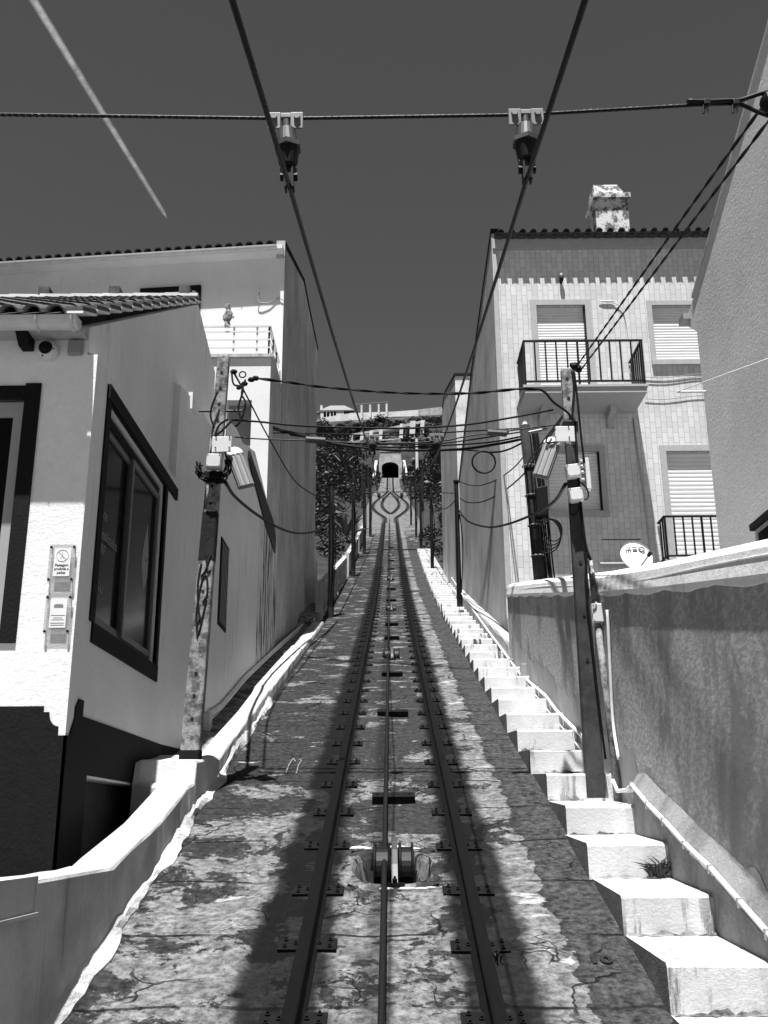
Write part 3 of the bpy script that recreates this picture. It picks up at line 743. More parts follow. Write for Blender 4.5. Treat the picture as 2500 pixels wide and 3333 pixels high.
# front door frame at the far left
dx0,dx1=-4.1,-3.05
mb=MB(); mb.box(-4.2,-2.94+.0,YF-.016,YF+.02,3.34,3.45); mb.box(-2.96,-2.835,YF-.018,YF+.02,1.34,3.47); mb.box(-4.25,-4.1,YF-.018,YF+.02,1.34,3.34); mb.build('door_surround','dado',sh)
mb=MB(); yy=YF+.05
mb.box(-4.1,-2.965,yy,yy+.05,3.2,3.33); mb.box(-3.06,-2.965,yy,yy+.05,1.38,3.2); mb.box(-4.1,-4.0,yy,yy+.05,1.38,3.2); mb.box(-2.96,-2.945,yy-.03,yy+.05,1.38,3.36); d=mb.build('door_frame','framegrey',sh)
MB().box(-4.1,-3.06,yy+.02,yy+.03,1.38,3.2).build('pane','glassdark',d)
# roof, gutter, rafter end
mb=MB()
E0=V((-7.04,7.30,3.93)); S=V((0,4.62,2.66))
tile_roof(mb,E0,(1,0,0),S,24,.186,13,.074)
tile_roof(mb,V((-2.52,16.5,4.0)),(-1,0,0),V((0,-4.58,2.59)),21,.215,4,.085)
mb.build('roof','tile',sh)
mb=MB()
for i in range(11): mb.tube([(-7+.408*i,11.92,6.62),(-7+.408*(i+1)+.02,11.92,6.62)],[.085,.075],8)
mb.build('ridge','pale',sh)
for i in range(6): MB().box(-2.6-.92*i-.14,-2.6-.92*i,11.86,12.05,6.60,6.78).build('ridge_cap','tile',sh)
mb=MB(); vp=[]
for k in range(13):   # verge tile ends along the gable
    a=V((-2.60,7.34+.355*k,3.93+.2046*k)); b=a+V((0,.36,.2072))
    mb.prism([a+V((0,0,.045)),b+V((0,0,.0)),b+V((0,0,.04)),a+V((0,0,.085))],(.14,0,0)); vp.append((a,b))
mb.build('verge_tile','tiledark',sh)
mb=MB()
for a,b in vp: mb.prism([a+V((0,0,.025)),b+V((0,0,-.02)),b+V((0,0,.0)),a+V((0,0,.045))],(.145,0,0))
mb.build('verge_mortar','white',sh)
# gutter
gp=[]
for i in range(9):
    a=math.pi+math.pi*i/8; gp.append((math.cos(a)*.075,math.sin(a)*.085))
mb=MB(); prof=[(-.09,.0)]+gp+[(.075,.02),(.085,.02)]
vs=[];fs=[]
for x in (-7,-2.46):
    for (a,b) in prof: vs.append((x,7.27+a,3.86+b))
k=len(prof)
for i in range(k-1): fs.append((i,i+1,k+i+1,k+i))
fs.append(tuple(range(k,2*k))); mb.add(vs,fs)
for x in (-2.78,-2.50,-3.6,-4.4):
    mb.tube([(x,7.27+a*1.06,3.86+b*1.06) for a,b in gp],.012,5)
mb.build('gutter','gutter',sh,label='white half round eaves gutter')
MB().box(-7,-2.49,7.33,YF,3.86,3.90).build('soffit','gable',sh)
MB().prism([(-3.02,7.40,3.86),(-3.02,YF,3.86),(-3.02,YF,3.76),(-3.02,7.52,3.76)],(.09,0,0)).build('rafter_end','dado',sh)
# camera and box on the front wall
p=ony(107,762,YF)
cam_=thing('security_camera','white dome security camera on the stucco under the eaves gutter','camera',p)
mb=MB().rev(p+V((0,-.0,0)),(0,-1,0),[(0,.085),(.03,.085),(.06,.075),(.075,.055),(.076,.0)],24); mb.build('housing','boxwhite',cam_,smooth=False,bevel=.004)
MB().sphere(p+V((-.01,-.065,.012)),.058,20).build('dome','glassdark',cam_,smooth=True)
for dx,dz_ in ((.055,.0),(-.03,-.06)): MB().rev(p+V((dx,-.07,dz_)),(0,-1,0),[(0,.007),(.006,.007)],8).build('screw','iron',cam_)
p=ony(165,754,YF); bx=tag(MB().box(p.x-.06,p.x+.06,YF-.05,YF,p.z-.065,p.z+.065).build('junction_box','boxgrey',bevel=.012),'square grey junction box on the stucco right of the dome camera','junction box')
# acrylic signs
def sign(tl,tr,bl,br,label,kind):
    a,b,c,d=[ony(q[0],q[1],YF-.03) for q in (tl,tr,bl,br)]
    x0,x1=(a.x+c.x)/2,(b.x+d.x)/2; z1,z0=(a.z+b.z)/2,(c.z+d.z)/2
    t=thing('wall_sign',label,'sign',((x0+x1)/2,YF,z0),'acrylic signs by the corner')
    MB().box(x0,x1,YF-.034,YF-.029,z0,z1).build('acrylic_plate','acrylic',t)
    cx=(x0+x1)/2+.003; hw=(x1-x0)*.31; pz0=z0+(z1-z0)*.16; pz1=z0+(z1-z0)*.90
    MB().box(cx-hw,cx+hw,YF-.0365,YF-.0345,pz0,pz1).build('paper','paper',t)
    for x in (x0+.014,x1-.014):
        for z in (z0+.022,z1-.022): MB().rev((x,YF,z),(0,-1,0),[(0,.004),(.034,.004),(.0345,.0095),(.046,.0095)],12).build('stud','black',t)
    yf=YF-.0372; h=pz1-pz0
    if kind==0:
        for i,s in enumerate(('Passagem','proibida a','peões')): text('lettering',s,h*.125,'letter',t,(cx,yf,pz0+h*(.355-.135*i)),(1,0,0),(0,0,1),bold=.0008,depth=.0003)
        cz=pz0+h*.74; r=hw*.72
        mb=MB().ring((cx,yf,cz),(1,0,0),(0,0,1),r,.0022,28,4); mb.tube([(cx-r*.7,yf,cz+r*.7),(cx+r*.7,yf,cz-r*.7)],.0022,4)
        mb.tube([(cx,yf,cz+r*.35),(cx-.002,yf,cz-.1*r),(cx-r*.3,yf,cz-r*.6)],.0016,4); mb.tube([(cx,yf,cz-.1*r),(cx+r*.3,yf,cz-r*.6)],.0016,4); mb.sphere((cx,yf,cz+r*.5),.003,6)
        mb.build('pictogram','faint',t)
    else:
        mb=MB()
        for (z,w,tk,s) in ((.80,.48,.006,0),(.745,.56,.020,0),(.69,.58,.007,0),(.42,.86,.007,0),(.335,.55,.007,0),(.27,.76,.007,0),(.16,.84,.008,0),(.09,.8,.008,0)):
            mb.box(cx-hw*w,cx+hw*w,yf-.0004,yf+.0004,pz0+h*z-h*tk,pz0+h*z+h*tk)
        mb.build('lettering','letter',t)

sign((110,1175),(167,1178),(100,1258),(157,1258),'upper acrylic sign reading Passagem proibida a peões',0)
sign((102,1283),(157,1286),(91,1370),(150,1370),'lower acrylic sign with rows of small print',1)

# ------------------------------------------------------------------ low wall between the two left houses
lw=thing('boundary_wall','stained pale boundary wall with black coping between the two left houses','wall',(-2.4,15,1))
prof=[(11.7,.3),(11.7,4.92),(13.3,4.98),(13.31,5.5),(14.2,5.72),(14.9,5.75),(16.3,6.12),(19.9,5.55),(19.9,3)]
mb=MB().prism([(-2.30,a,b) for a,b in prof],(-.22,0,0)); mb.hexa([(-2.405,10.8,.3),(-2.30,11.7,.3),(-2.52,11.7,.3),(-2.52,10.8,.3),(-2.405,10.8,4.88),(-2.30,11.7,4.92),(-2.52,11.7,4.95),(-2.52,10.8,4.92)]); mb.box(-2.43,-2.335,11.15,11.55,4.74,4.95); mb.build('wall','sidewall',lw)
mb=MB().hexa([(-2.392,10.78,.40),(-2.287,11.7,.40),(-2.40,11.7,.40),(-2.42,10.8,.40),(-2.392,10.78,.83),(-2.287,11.7,.83),(-2.40,11.7,.83),(-2.42,10.8,.83)]); mb.box(-2.40,-2.287,11.7,12.9,.40,.84); mb.build('dado','dado',lw)
MB().prism([(-2.295,17.2,-.4+2),(-2.295,17.2,5.9),(-2.295,30.8,14),(-2.295,30.8,5.0)][:2]+[(-2.295,19.9,5.55),(-2.295,19.9,2.8)],(-.004,0,0)).build('stained_face','weather',lw,label='blistered and streaked end of the wall')
mb=MB().prism([onx(540,973,-2.27),onx(592,1128,-2.27),onx(597,1165,-2.27),onx(595,1195,-2.27),onx(575,1135,-2.27),onx(560,1075,-2.27),onx(545,1020,-2.27),onx(539,990,-2.27)],(-.28,0,0)); mb.build('coping','iron',lw)
# small barred openings
p0=onx(466,1215,-2.295); 
mb=MB(); mb.box(-2.31,-2.285,13.3,13.95,p0.z-.75,p0.z+.45)
wv=mb.build('window','dado',lw,label='small louvred window behind the concrete pole')
for k in range(5): MB().box(-2.285,-2.275,13.38+.115*k,13.43+.115*k,p0.z-.7,p0.z+.4).build('bar','alu',wv)

# ------------------------------------------------------------------ tall house on the left
th=thing('tall_house','tall white house with stained blind gable and roof terrace, left of track','house',(-5,24,2.5))
YT=20.8; XT=-2.40
dv=V((-1,.10,0)).normalized(); nn=V((-.10,-1,0)).normalized()
o0=V((XT,YT,2.5)); W=9.
hl=(V((XT,0,0))).x
# front wall: holes measured from the right corner
mb=MB().holed(o0,dv,(0,0,1),nn,W,10.35,[(2.05,3.28,8.2,9.4)],.2); mb.build('front_wall','white',th)
f=o0+dv*2.05+V((0,0,8.2)); 
mb=MB(); mb.obox(o0+dv*2.665+V((0,0,9.43))-nn*(-.02),dv*.72,nn*.04,V((0,0,.05))); mb.obox(o0+dv*2.0+V((0,0,8.8))+nn*.01,dv*.06,nn*.03,V((0,0,.62))); mb.obox(o0+dv*3.33+V((0,0,8.8))+nn*.01,dv*.06,nn*.03,V((0,0,.62)))
wf=mb.build('window','dado',th); MB().obox(o0+dv*2.665+V((0,0,8.8))-nn*.15,dv*.62,nn*.01,V((0,0,.6))).build('pane','glassdark',wf)
gpf=[(YT,2.0),(YT,12.95),(25.6,14.75),(28,14.95),(31.0,15.3),(31.2,5.0)]
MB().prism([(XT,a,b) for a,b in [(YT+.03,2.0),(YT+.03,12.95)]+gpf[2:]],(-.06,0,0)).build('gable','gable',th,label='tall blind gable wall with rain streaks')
MB().prism([(XT+.025,a,b) for a,b in ((YT-.02,12.86),(25.6,14.70),(28,14.9),(31.05,15.25),(31.05,15.34),(28,15.0),(25.6,14.8),(YT-.02,13.0))],(-.3,0,0)).build('verge','dado',th)
MB().obox(V((XT-.09,YT-.03,12.78)),(.1,0,0),(0,.06,0),(0,0,.2)).build('verge_end','gable',th)
# roof
mb=MB(); tile_roof(mb,o0+V((-.2,-.28,10.28)),dv,V((.0,5.,1.95)),38,.24,10,.09); mb.build('roof','tiledark',th)
a=o0+nn*.26+V((-.12,0,10.12)); b=a+dv*9+V((0,0,-.0))
mb=MB()
pr=[(-.02,.10)]+[(math.cos(math.pi+math.pi*i/8)*.085+.065,math.sin(math.pi+math.pi*i/8)*.10+.08) for i in range(9)]
vs=[];fs=[]
for p in (a,b):
    for (u_,w_) in pr: vs.append(p+nn*u_+V((0,0,w_)))
k=len(pr)
for i in range(k-1): fs.append((i,i+1,k+i+1,k+i))
fs.append(tuple(range(k))); mb.add(vs,fs)
for s in (.9,2.8,5.3,6.2,7.4):
    p=a+dv*s; mb.tube([p+nn*(u_+.004)+V((0,0,w_-.006)) for u_,w_ in pr],.014,5)
mb.build('gutter','gutter',th)
MB().hexa([o0+V((0,-.0,10.10)),o0+dv*9+V((0,0,10.10)),o0+dv*9+nn*.30+V((0,0,10.16)),o0+nn*.30+V((0,0,10.16))]+[p+V((0,0,.1)) for p in (o0+V((0,-.0,10.10)),o0+dv*9+V((0,0,10.10)),o0+dv*9+nn*.30+V((0,0,10.16)),o0+nn*.30+V((0,0,10.16)))]).build('soffit','white',th)
# projecting block with terrace
zb=9.18; yb=19.0
mb=MB().holed((-7,yb,2.),(1,0,0),(0,0,1),(0,-1,0),4.58,zb-2,[(3.72,4.22,3.6,6.25)],.3); mb.box(-6.99,-2.42,yb+.5,YT-.01,2,zb-.06); mb.build('terrace_block','white',th)
MB().quad((-2.418,yb,2),(-2.418,YT,2),(-2.418,YT,zb),(-2.418,yb,zb)).build('terrace_side','gable',th)
MB().box(-3.3,-2.75,yb+.28,yb+.3,5.5,8.3).build('window','boxgrey',th,label='shaded opening below the terrace')
MB().box(-7,-2.36,yb-.06,YT-.02,zb,zb+.07).build('terrace_slab','gable',th)
rl=MB()
for h in (.17,.35,.53): rl.box(-7,-2.46,yb-.008,yb+.008,zb+h+.05,zb+h+.078)
rl.box(-7,-2.44,yb-.02,yb+.02,zb+.70,zb+.735); 
for h in (.17,.35,.53): rl.box(-2.47,-2.455,yb,YT-.05,zb+h+.05,zb+h+.08)
rl.box(-2.475,-2.44,yb,YT-.05,zb+.70,zb+.735)
ro=rl.build('terrace_railing','boxwhite',th)
for x in (-2.475,-2.72,-3.2+.0,-4.2,-5.2):
    MB().box(x-.018,x+.018,yb+.01,yb+.03,zb+.07,zb+.70).build('post','boxwhite' if x<-2.5 else 'iron',ro)
for y in (19.6,20.2): MB().box(-2.475,-2.445,y-.02,y+.02,zb+.07,zb+.70).build('post','iron',ro)
# cloth bundle on the railing
p=ony(492,690,yb)
bd=thing('cloth_bundle','crumpled cloth bundle tied over the terrace railing like a small figure','cloth',p)
mb=MB(); rn=random.Random(5)
prof=[(-.17,.075),(-.12,.06),(-.06,.05),(0,.085),(.08,.092),(.16,.075),(.22,.05),(.27,.058),(.33,.055),(.36,.03)]
vs=[];fs=[]; n=14
for i,(h,r) in enumerate(prof):
    for j in range(n):
        a=2*math.pi*j/n; k=r*(1+.22*math.sin(3*a+i*1.3)+rn.uniform(-.1,.1)); vs.append(p+V((k*math.cos(a)-.01*math.sin(i),k*.8*math.sin(a),h)))
for i in range(len(prof)-1):
    for j in range(n): fs.append((i*n+j,i*n+(j+1)%n,(i+1)*n+(j+1)%n,(i+1)*n+j))
fs.append(tuple(range(n-1,-1,-1))); fs.append(tuple(range((len(prof)-1)*n,len(prof)*n)))
mb.add(vs,fs).build('cloth','cloth',bd,smooth=False)
mb=MB().prism([p+V((-.06,0,.33)),p+V((-.085,0,.42)),p+V((-.03,0,.36))],(0,.02,0)); mb.prism([p+V((.07,-.05,.03)),p+V((.14,-.06,.05)),p+V((.13,-.06,-.0))],(0,.03,0)); mb.build('knot','cloth',bd)

# small lamp on wall with cable
c_=ony(560,627,YT+.02); tag(MB().sphere(c_+V((0,-.03,0)),.035,10).build('wall_light','boxwhite',smooth=True),'tiny round lamp fitting on the shaded front of the tall house','lamp')
cable('lamp_cable',smoothpts([ony(561,632,YT+.02)+V((0,-.02,0)),ony(558,652,YT)+V((0,-.02,0)),ony(580,655,YT)+V((0,-.02,0)),ony(600,645,YT)+V((0,-.02,0)),ony(611,648,YT-.03)]),.012,'thin cable hanging from the tiny lamp on the tall house','cable',None,'boxgrey')
# ------------------------------------------------------------------ right retaining wall
XR=2.14
_rp=[onx(a,b,XR) for a,b in ((1659,1157),(1411,1214),(1294,1236),(1150,1253),(1090,1262))]
RT=[(1.8,_rp[0].z-.75)]+[(p.y,p.z) for p in _rp]
def rtop(y): return interp(y,[a for a,b in RT],[b for a,b in RT])
rw=thing('retaining_wall','rough damp grey retaining wall with thick white coping beside the steps','wall',(2.5,10,-1))
mb=MB(); pr=[(XR,2,-2.5)]+[(XR,y,rtop(y)-.2) for y in (2,4,5.475,6.83,8,9,9.875,11,12,13.3,14.78,16.5,18.45)]+[(XR,18.45,1.6)]
mb.prism(pr,(.35,0,0)).build('wall','damp',rw)
vs=[];fs=[];yy=[2+.14*i for i in range(118)]
rn=random.Random(9)
for y in yy:
    t=rtop(y); e=.013*math.sin(y*5)+rn.uniform(-.006,.006); w=1+.15*max(0,1-(y-2)/9)
    vs+=[(XR+.01,y,t-.25*w+e),(XR-.010,y,t-.24*w+e),(XR-.022,y,t-.20*w),(XR-.010,y,t-.13*w),(XR+.0,y,t-.06),(XR+.05,y,t-.01),(XR+.14,y,t+.012),(XR+.28,y,t+.0),(XR+.37,y,t-.05),(XR+.37,y,t-.25)]
n=10
for i in range(len(yy)-1):
    for k in range(n-1): a=i*n+k; fs.append((a,a+1,a+n+1,a+n))
fs.append(tuple(range(n))); fs.append(tuple((len(yy)-1)*n+k for k in range(n)))
mb=MB().add(vs,fs); mb.tube([(XR-.006,y,rtop(y)-.13-.02*math.sin(y*.8)) for y in yy],.008,5); mb.build('coping','coping',rw)
# plinth under the pipe and pale ragged plaster above it
c1=S2P([(2640,3210),(2500,3037),(2410,2935),(2313,2826),(2230,2747),(2162,2671),(2109,2618),(2056,2554)])
PQ=sorted([(onx(a,b,2.015).y,onx(a,b,2.015).z) for a,b in c1])
PZ=lambda y: interp(y,[a for a,b in PQ],[b for a,b in PQ])
yy=[2.4+.1*i for i in range(69)]; vs=[];fs=[]
for y in yy: t=PZ(y)-.03; vs+=[(2.035,y,sz(y)-.5),(2.033+rn.uniform(-.004,.004),y,t-.03),(2.05,y,t),(2.138,y,t+.13)]
for i in range(len(yy)-1):
    for k in range(3): a=i*4+k; fs.append((a,a+1,a+5,a+4))
fs.append(tuple((len(yy)-1)*4+k for k in (3,2,1,0))); MB().add(vs,fs).build('plinth','plinth',rw,label='pale plinth stepping along the lower stairs')
yy=[2.4+.07*i for i in range(225)]; vs=[];fs=[]
for y in yy:
    b=(PZ(y)-.05) if y<9.2 else sz(y)-.3
    t=(PZ(y) if y<9.2 else sz(y)+.5)+.08+.04*math.sin(y*2.3)+.03*math.sin(y*5.9+1)+.03*math.sin(y*13)+rn.uniform(-.015,.015)
    vs+=[(XR-.004,y,b),(XR-.004,y,t)]
for i in range(len(yy)-1): fs.append((2*i,2*i+1,2*i+3,2*i+2))
MB().add(vs,fs).build('plaster_patch','pale',rw,label='ragged band of paler plaster above the pipe')
# hidden pale floor added behind the wall to bounce sunlight onto the tiles
vs=[];fs=[]
for y in (4,8,12,16,20.2): vs+=[(2.4,y,rtop(min(y,18.4))-.45),(9,y,rtop(min(y,18.4))-.35)]
for i in range(4): fs.append((2*i,2*i+1,2*i+3,2*i+2))
struct(MB().add(vs,fs).build('bounce_floor','bouncepave'))
XR=2.33
# ------------------------------------------------------------------ near right building
XN=2.9
nb=thing('rendered_house','tall rough grey rendered house wall at the right edge, sloping verge','house',(5,6,0))
mb=MB(); pr=[(XN,-1,-2),(XN,-1,8.15),(XN,3.2,7.3),(XN,6.39,5.78),(XN,8.72,4.82),(XN,8.72,-1)]
mb.prism(pr,(6,0,0)).build('wall','rightwall',nb)
mb=MB(); a=[(6.39,5.78),(8.75,4.80)]
mb.prism([(XN-.012,3.2,7.30),(XN-.012,6.39,5.78),(XN-.012,8.74,4.81),(XN-.012,8.74,4.835),(XN-.012,6.39,5.805),(XN-.012,3.2,7.325)],(.3,0,0)).build('verge','gable',nb)
mb=MB().prism([(XN+.0,8.72,4.80),(XN,8.72,4.45),(XN,8.95,4.62),(XN,8.98,4.72)],(.5,0,0)); mb.build('eave_bracket','rightwall',nb)
mb=MB().box(XN-.07,XN+.5,8.86,9.02,4.66,4.72); mb.build('gutter','boxgrey',nb)
p=onx(1648,1135,XN); wn2=MB(); wn2.box(XN-.012,XN+.02,p.y-1.4,p.y+.14,p.z-.8,p.z+.02); wv=wn2.build('window','boxgrey',nb,label='dark framed window just above the coping')
MB().prism([(XN-.05,p.y+.16,p.z-.0),(XN-.05,p.y-1.4,p.z+.0),(XN-.05,p.y-1.4,p.z+.05),(XN-.05,p.y+.16,p.z+.05)],(.06,0,0)).build('lintel','dado',wv)
MB().box(XN-.016,XN-.013,p.y-1.35,p.y+.08,p.z-.8,p.z-.04).build('pane','glassdark',wv)
# thin washing line bracket
a=onx(1580,1141,XN) if False else None
# ------------------------------------------------------------------ tiled house
YT2=20.3
ti=thing('tiled_house','three storey house clad in pale vertical tiles, with balconies, shutters and chimney','house',(5,23,4))
def fz(px,py): return ony(px,py,YT2)
w1a,w1b=fz(1158,660),fz(1275,830); w2a,w2b=fz(1407,660),fz(1520,779); w3a,w3b=fz(1438,975),fz(1580,1190); w4a,w4b=fz(1182,976),fz(1303,1105)
X0=XR; ZB=4.0; WH=5.0; TH=12.62-ZB
def hole(a,b,z0=None): return (a.x-X0,b.x-X0,(b.z if z0 is None else z0)-ZB,a.z-ZB)
w3b.x=w3a.x+1.3; w2b.x=w2a.x+1.28
holes=[hole(w1a,w1b,8.80),hole(w2a,w2b),hole(w3a,w3b,5.15),hole(w4a,w4b)]
MB().holed((X0,YT2,ZB),(1,0,0),(0,0,1),(0,-1,0),WH,TH,holes,.13).build('front_wall','facade',ti)
MB().box(X0+.01,X0+WH,YT2+.4,32.0,ZB-1,11.0).build('body','facade',ti)
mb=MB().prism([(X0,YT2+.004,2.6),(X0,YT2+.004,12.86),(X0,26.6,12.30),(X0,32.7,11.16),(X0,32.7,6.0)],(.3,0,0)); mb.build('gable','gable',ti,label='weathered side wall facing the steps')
mb=MB().prism([(X0-.02,YT2-.02,12.86),(X0-.02,26.6,12.30),(X0-.02,32.75,11.16),(X0-.02,32.75,11.24),(X0-.02,26.6,12.38),(X0-.02,YT2-.06,12.95)],(.25,0,0)); mb.build('verge','dado',ti)
mb=MB().box(X0-.005,X0+.10,YT2-.06,YT2-.002,4.6,12.6); mb.build('corner_strip','stone',ti)
mb=MB().box(X0+.01,X0+WH,YT2-.10,YT2-.002,12.42,12.66); mb.build('cornice','stone',ti)
mb=MB(); tile_roof(mb,(X0+.05,YT2-.36,12.68),(1,0,0),(0,3.2,.5),21,.245,7,.070); mb.build('roof','tile',ti)
mb=MB(); 
for c in range(21): mb.box(X0+.09+.245*c,X0+.09+.245*c+.15,YT2-.22,YT2-.02,12.645,12.69)
mb.build('eave_tile','tiledark',ti)
def shutter(a,b,z0,n,parent):
    mb=MB(); h=(a.z-z0)/n; vs=[];fs=[]
    for i in range(n):
        zz=z0+h*i
        for (dy,dz) in ((0,0),(-.014,h*.12),(-.018,h*.5),(-.012,h*.85),(0,h*.93)):
            vs+=[(a.x+.02,YT2+.11+dy,zz+dz),(b.x-.02,YT2+.11+dy,zz+dz)]
    m=len(vs)//2
    for i in range(m-1): fs.append((2*i,2*i+1,2*i+3,2*i+2))
    mb.add(vs,fs); return mb.build('shutter','shutter',parent)
def surround(a,b,z0,w,sill=True,label=None):
    mb=MB(); d=.03
    mb.box(a.x-w,b.x+w,YT2-d,YT2+.02,a.z,a.z+w); mb.box(a.x-w,a.x,YT2-d,YT2+.02,z0,a.z); mb.box(b.x,b.x+w,YT2-d,YT2+.02,z0,a.z)
    if sill: mb.box(a.x-w,b.x+w,YT2-d-.05,YT2+.02,z0-w,z0)
    f=mb.build('window','stone',ti,label=label); return f
f=surround(w1a,w1b,8.80,.13,False,'balcony door with pale roller shutter'); shutter(w1a,w1b,8.80,34,f)
MB().box(w1b.x-.03,w1b.x-.0,YT2+.02,YT2+.12,8.8,w1a.z).build('guide_rail','iron',f)
f=surround(w2a,w2b,w2b.z,.11,True,'upper right window with closed shutter'); shutter(w2a,w2b,w2b.z,20,f)
f=surround(w3a,w3b,5.15,.13,False,'lower right balcony door with closed shutter'); shutter(w3a,w3b,5.15,26,f)
f=surround(w4a,w4b,w4b.z,.12,True,'shaded window under the balcony'); shutter(w4a,w4b,w4b.z,18,f)
MB().box(w4b.x-.03,w4b.x,YT2+.02,YT2+.12,w4b.z,w4a.z).build('guide_rail','iron',f)
# balcony
def balcony(x0,x1,yf,zs,th,hr,nb_,ns,label,posts=()):
    s=MB().box(x0,x1,yf,YT2-.002,zs-th,zs-.05); s.box(x0-.03,x1+.03,yf-.03,YT2-.002,zs-.05,zs)
    so=s.build('balcony','stone',ti,label=label)
    rl=MB(); e=.022; xa,xb=x0+.03,x1-.03; yy=yf+.03
    rl.box(xa-e,xb+e,yy-e,yy+e,zs+hr-.035,zs+hr); rl.box(xa,xb,yy-e,yy+e,zs+.08,zs+.11)
    for x in (xa,xb): rl.box(x-e,x+e,yy+e,YT2-.02,zs+hr-.035,zs+hr); rl.box(x-e,x+e,yy+e,YT2-.02,zs+.08,zs+.11)
    ro=rl.build('railing','iron',so)
    mb=MB()
    for i in range(nb_+1):
        x=xa+(xb-xa)*i/nb_; q=.02 if i in posts or i in (0,nb_) else .015
        mb.box(x-q,x+q,yy-q,yy+q,zs if q>.015 else zs+.09,zs+hr-.02)
    for x in (xa,xb):
        for i in range(1,ns):
            y=yy+(YT2-.02-yy)*i/ns; mb.box(x-.015,x+.015,y-.013,y+.013,zs+.09,zs+hr-.02)
    mb.build('balusters','iron',so); return so
a=fz(1117,840)
YBf=19.17
bl=ony(1133,832,YBf); br=ony(1397,832,YBf); tp=ony(1250,733,YBf)
so=balcony(bl.x,br.x,YBf,bl.z,.17,tp.z-bl.z,11,7,'upper balcony slab with peeling white edge',(5,))
for x in (bl.x+.42,br.x-.62):
    MB().prism([(x,YT2-.005,bl.z-.17),(x,YT2-.5,bl.z-.17),(x,YT2-.46,bl.z-.30),(x,YT2-.15,bl.z-.36),(x,YT2-.11,bl.z-.52),(x,YT2-.005,bl.z-.52)],(.13,0,0)).build('corbel','stone',so)
p=ony(1432,1113,19.75); q=ony(1425,1200,19.75)
balcony(p.x,p.x+1.55,19.75,5.05,.15,p.z-5.05,8,3,'lower balcony with black railing behind the coping',(4,))
# lamp, spout
p=fz(1211,604); tg=thing('wall_lamp','egg shaped lamp on the tiled front above the balcony door','lamp',p)
MB().box(p.x-.03,p.x+.03,YT2-.06,YT2,p.z-.10,p.z-.0).build('bracket','iron',tg)
MB().sphere(p+V((0,-.11,.02)),.055,14,(1,1,1.5)).build('globe','galv',tg,smooth=True)
MB().rev(p+V((0,-.11,-.11)),(0,0,1),[(0,.035),(.07,.05)],12).build('holder','iron',tg)
# curved wall bracket lamp: arm with thin shade
cable('wall_conduit',[fz(1367,905)+V((0,-.02,0)),fz(1380,1000)+V((0,-.02,0)),fz(1392,1080)+V((0,-.02,0)),fz(1404,1190)+V((0,-.02,0))],.018,'thin pale conduit down the tiles right of the balcony','conduit',None,'stone')
arm=smoothpts([fz(1362,800)+V((0,-.035,0)),fz(1357,730)+V((0,-.035,0)),fz(1345,672)+V((0,-.035,0)),fz(1322,653)+V((0,-.035,0))])
t=thing('bracket_lamp','white curved arm lamp on the tiles between door and upper window','lamp',fz(1362,800))
MB().tube(arm,.012,8).build('arm','boxwhite',t,smooth=True)
e=arm[-1]; MB().tube([e+V((.05,0,0)),e+V((-.05,0,.004)),e+V((-.2,0,.01)),e+V((-.30,0,.02))],[.012,.022,.020,.008],10).build('shade','boxwhite',t,smooth=True)
MB().box(arm[0].x-.03,arm[0].x+.03,YT2-.06,YT2,arm[0].z-.08,arm[0].z+.04).build('bracket','boxwhite',t)
# wires along the facade
for i,(ya,yb,l) in enumerate(((815,812,'upper pair of thin wires along the tiles, top one'),(822,817,'upper pair of thin wires along the tiles, bottom one'),(862,858,'middle thin wire along the tiles'))):
    cable('facade_wire',[fz(1392+x,ya+(yb-ya)*x/140+3*math.sin(x*.04))+V((0,-.03,0)) for x in range(0,150,14)],.008,l,'wire','thin wires on the tiled front','boxgrey')
# chimney
cy0=21.4; c=ony(1290,500,cy0); d=ony(1361,500,cy0)
ch=thing('chimney','stout lichen stained chimney with sloping cap on the tiled house roof','chimney',((c.x+d.x)/2,cy0,c.z-.4))
x0,x1=c.x,d.x; z1=ony(1323,430.5,cy0).z
MB().box(x0,x1,cy0,cy0+.8,c.z-.5,z1).build('shaft','chimney',ch)
MB().box(x0-.05,x1+.06,cy0-.10,cy0+.9,z1,z1+.13).build('cap','chimney',ch)
zz=z1+.13; h=.36
MB().hexa([(x0+.0,cy0-.02,zz),(x1-.05,cy0-.02,zz),(x1-.05,cy0+.8,zz),(x0+.0,cy0+.8,zz),(x0+.02,cy0+.12,zz+h),(x1-.19,cy0+.12,zz+h),(x1-.19,cy0+.7,zz+h),(x0+.02,cy0+.7,zz+h)]).build('hood','chimney',ch)
# satellite dish
YD=19.3; c=ony(1374,1202,YD); rr=(ony(1410,1196,YD).x-ony(1339,1196,YD).x)/2
ds=thing('satellite_dish','white satellite dish lettered MEO behind the white coping','satellite dish',(c.x,YT2,c.z-.4))
nd=V((.12,-.93,.36)).normalized(); ud=V((0,0,1)).cross(nd).normalized(); ud=-ud if ud.x<0 else ud; wd=nd.cross(ud); wd=-wd if wd.z<0 else wd
mb=MB(); vs=[];fs=[]; n=40; rg=[.0,.3,.6,.85,.97,1.0,1.0]; dp=[-.075,-.068,-.045,-.018,-.004,0,-.03]
for r,d_ in zip(rg,dp):
    for j in range(n):
        a=2*math.pi*j/n; vs.append(c+ud*(rr*max(r,.001)*math.cos(a))+wd*(rr*max(r,.001)*1.06*math.sin(a))+nd*(-d_-.0))
for i in range(len(rg)-1):
    for j in range(n): fs.append((i*n+j,i*n+(j+1)%n,(i+1)*n+(j+1)%n,(i+1)*n+j))
mb.add(vs,fs).build('reflector','dish',ds,smooth=True)
lt=MB()
def on_d(a,b): return c+ud*(a*rr)+wd*(b*rr)+nd*.079
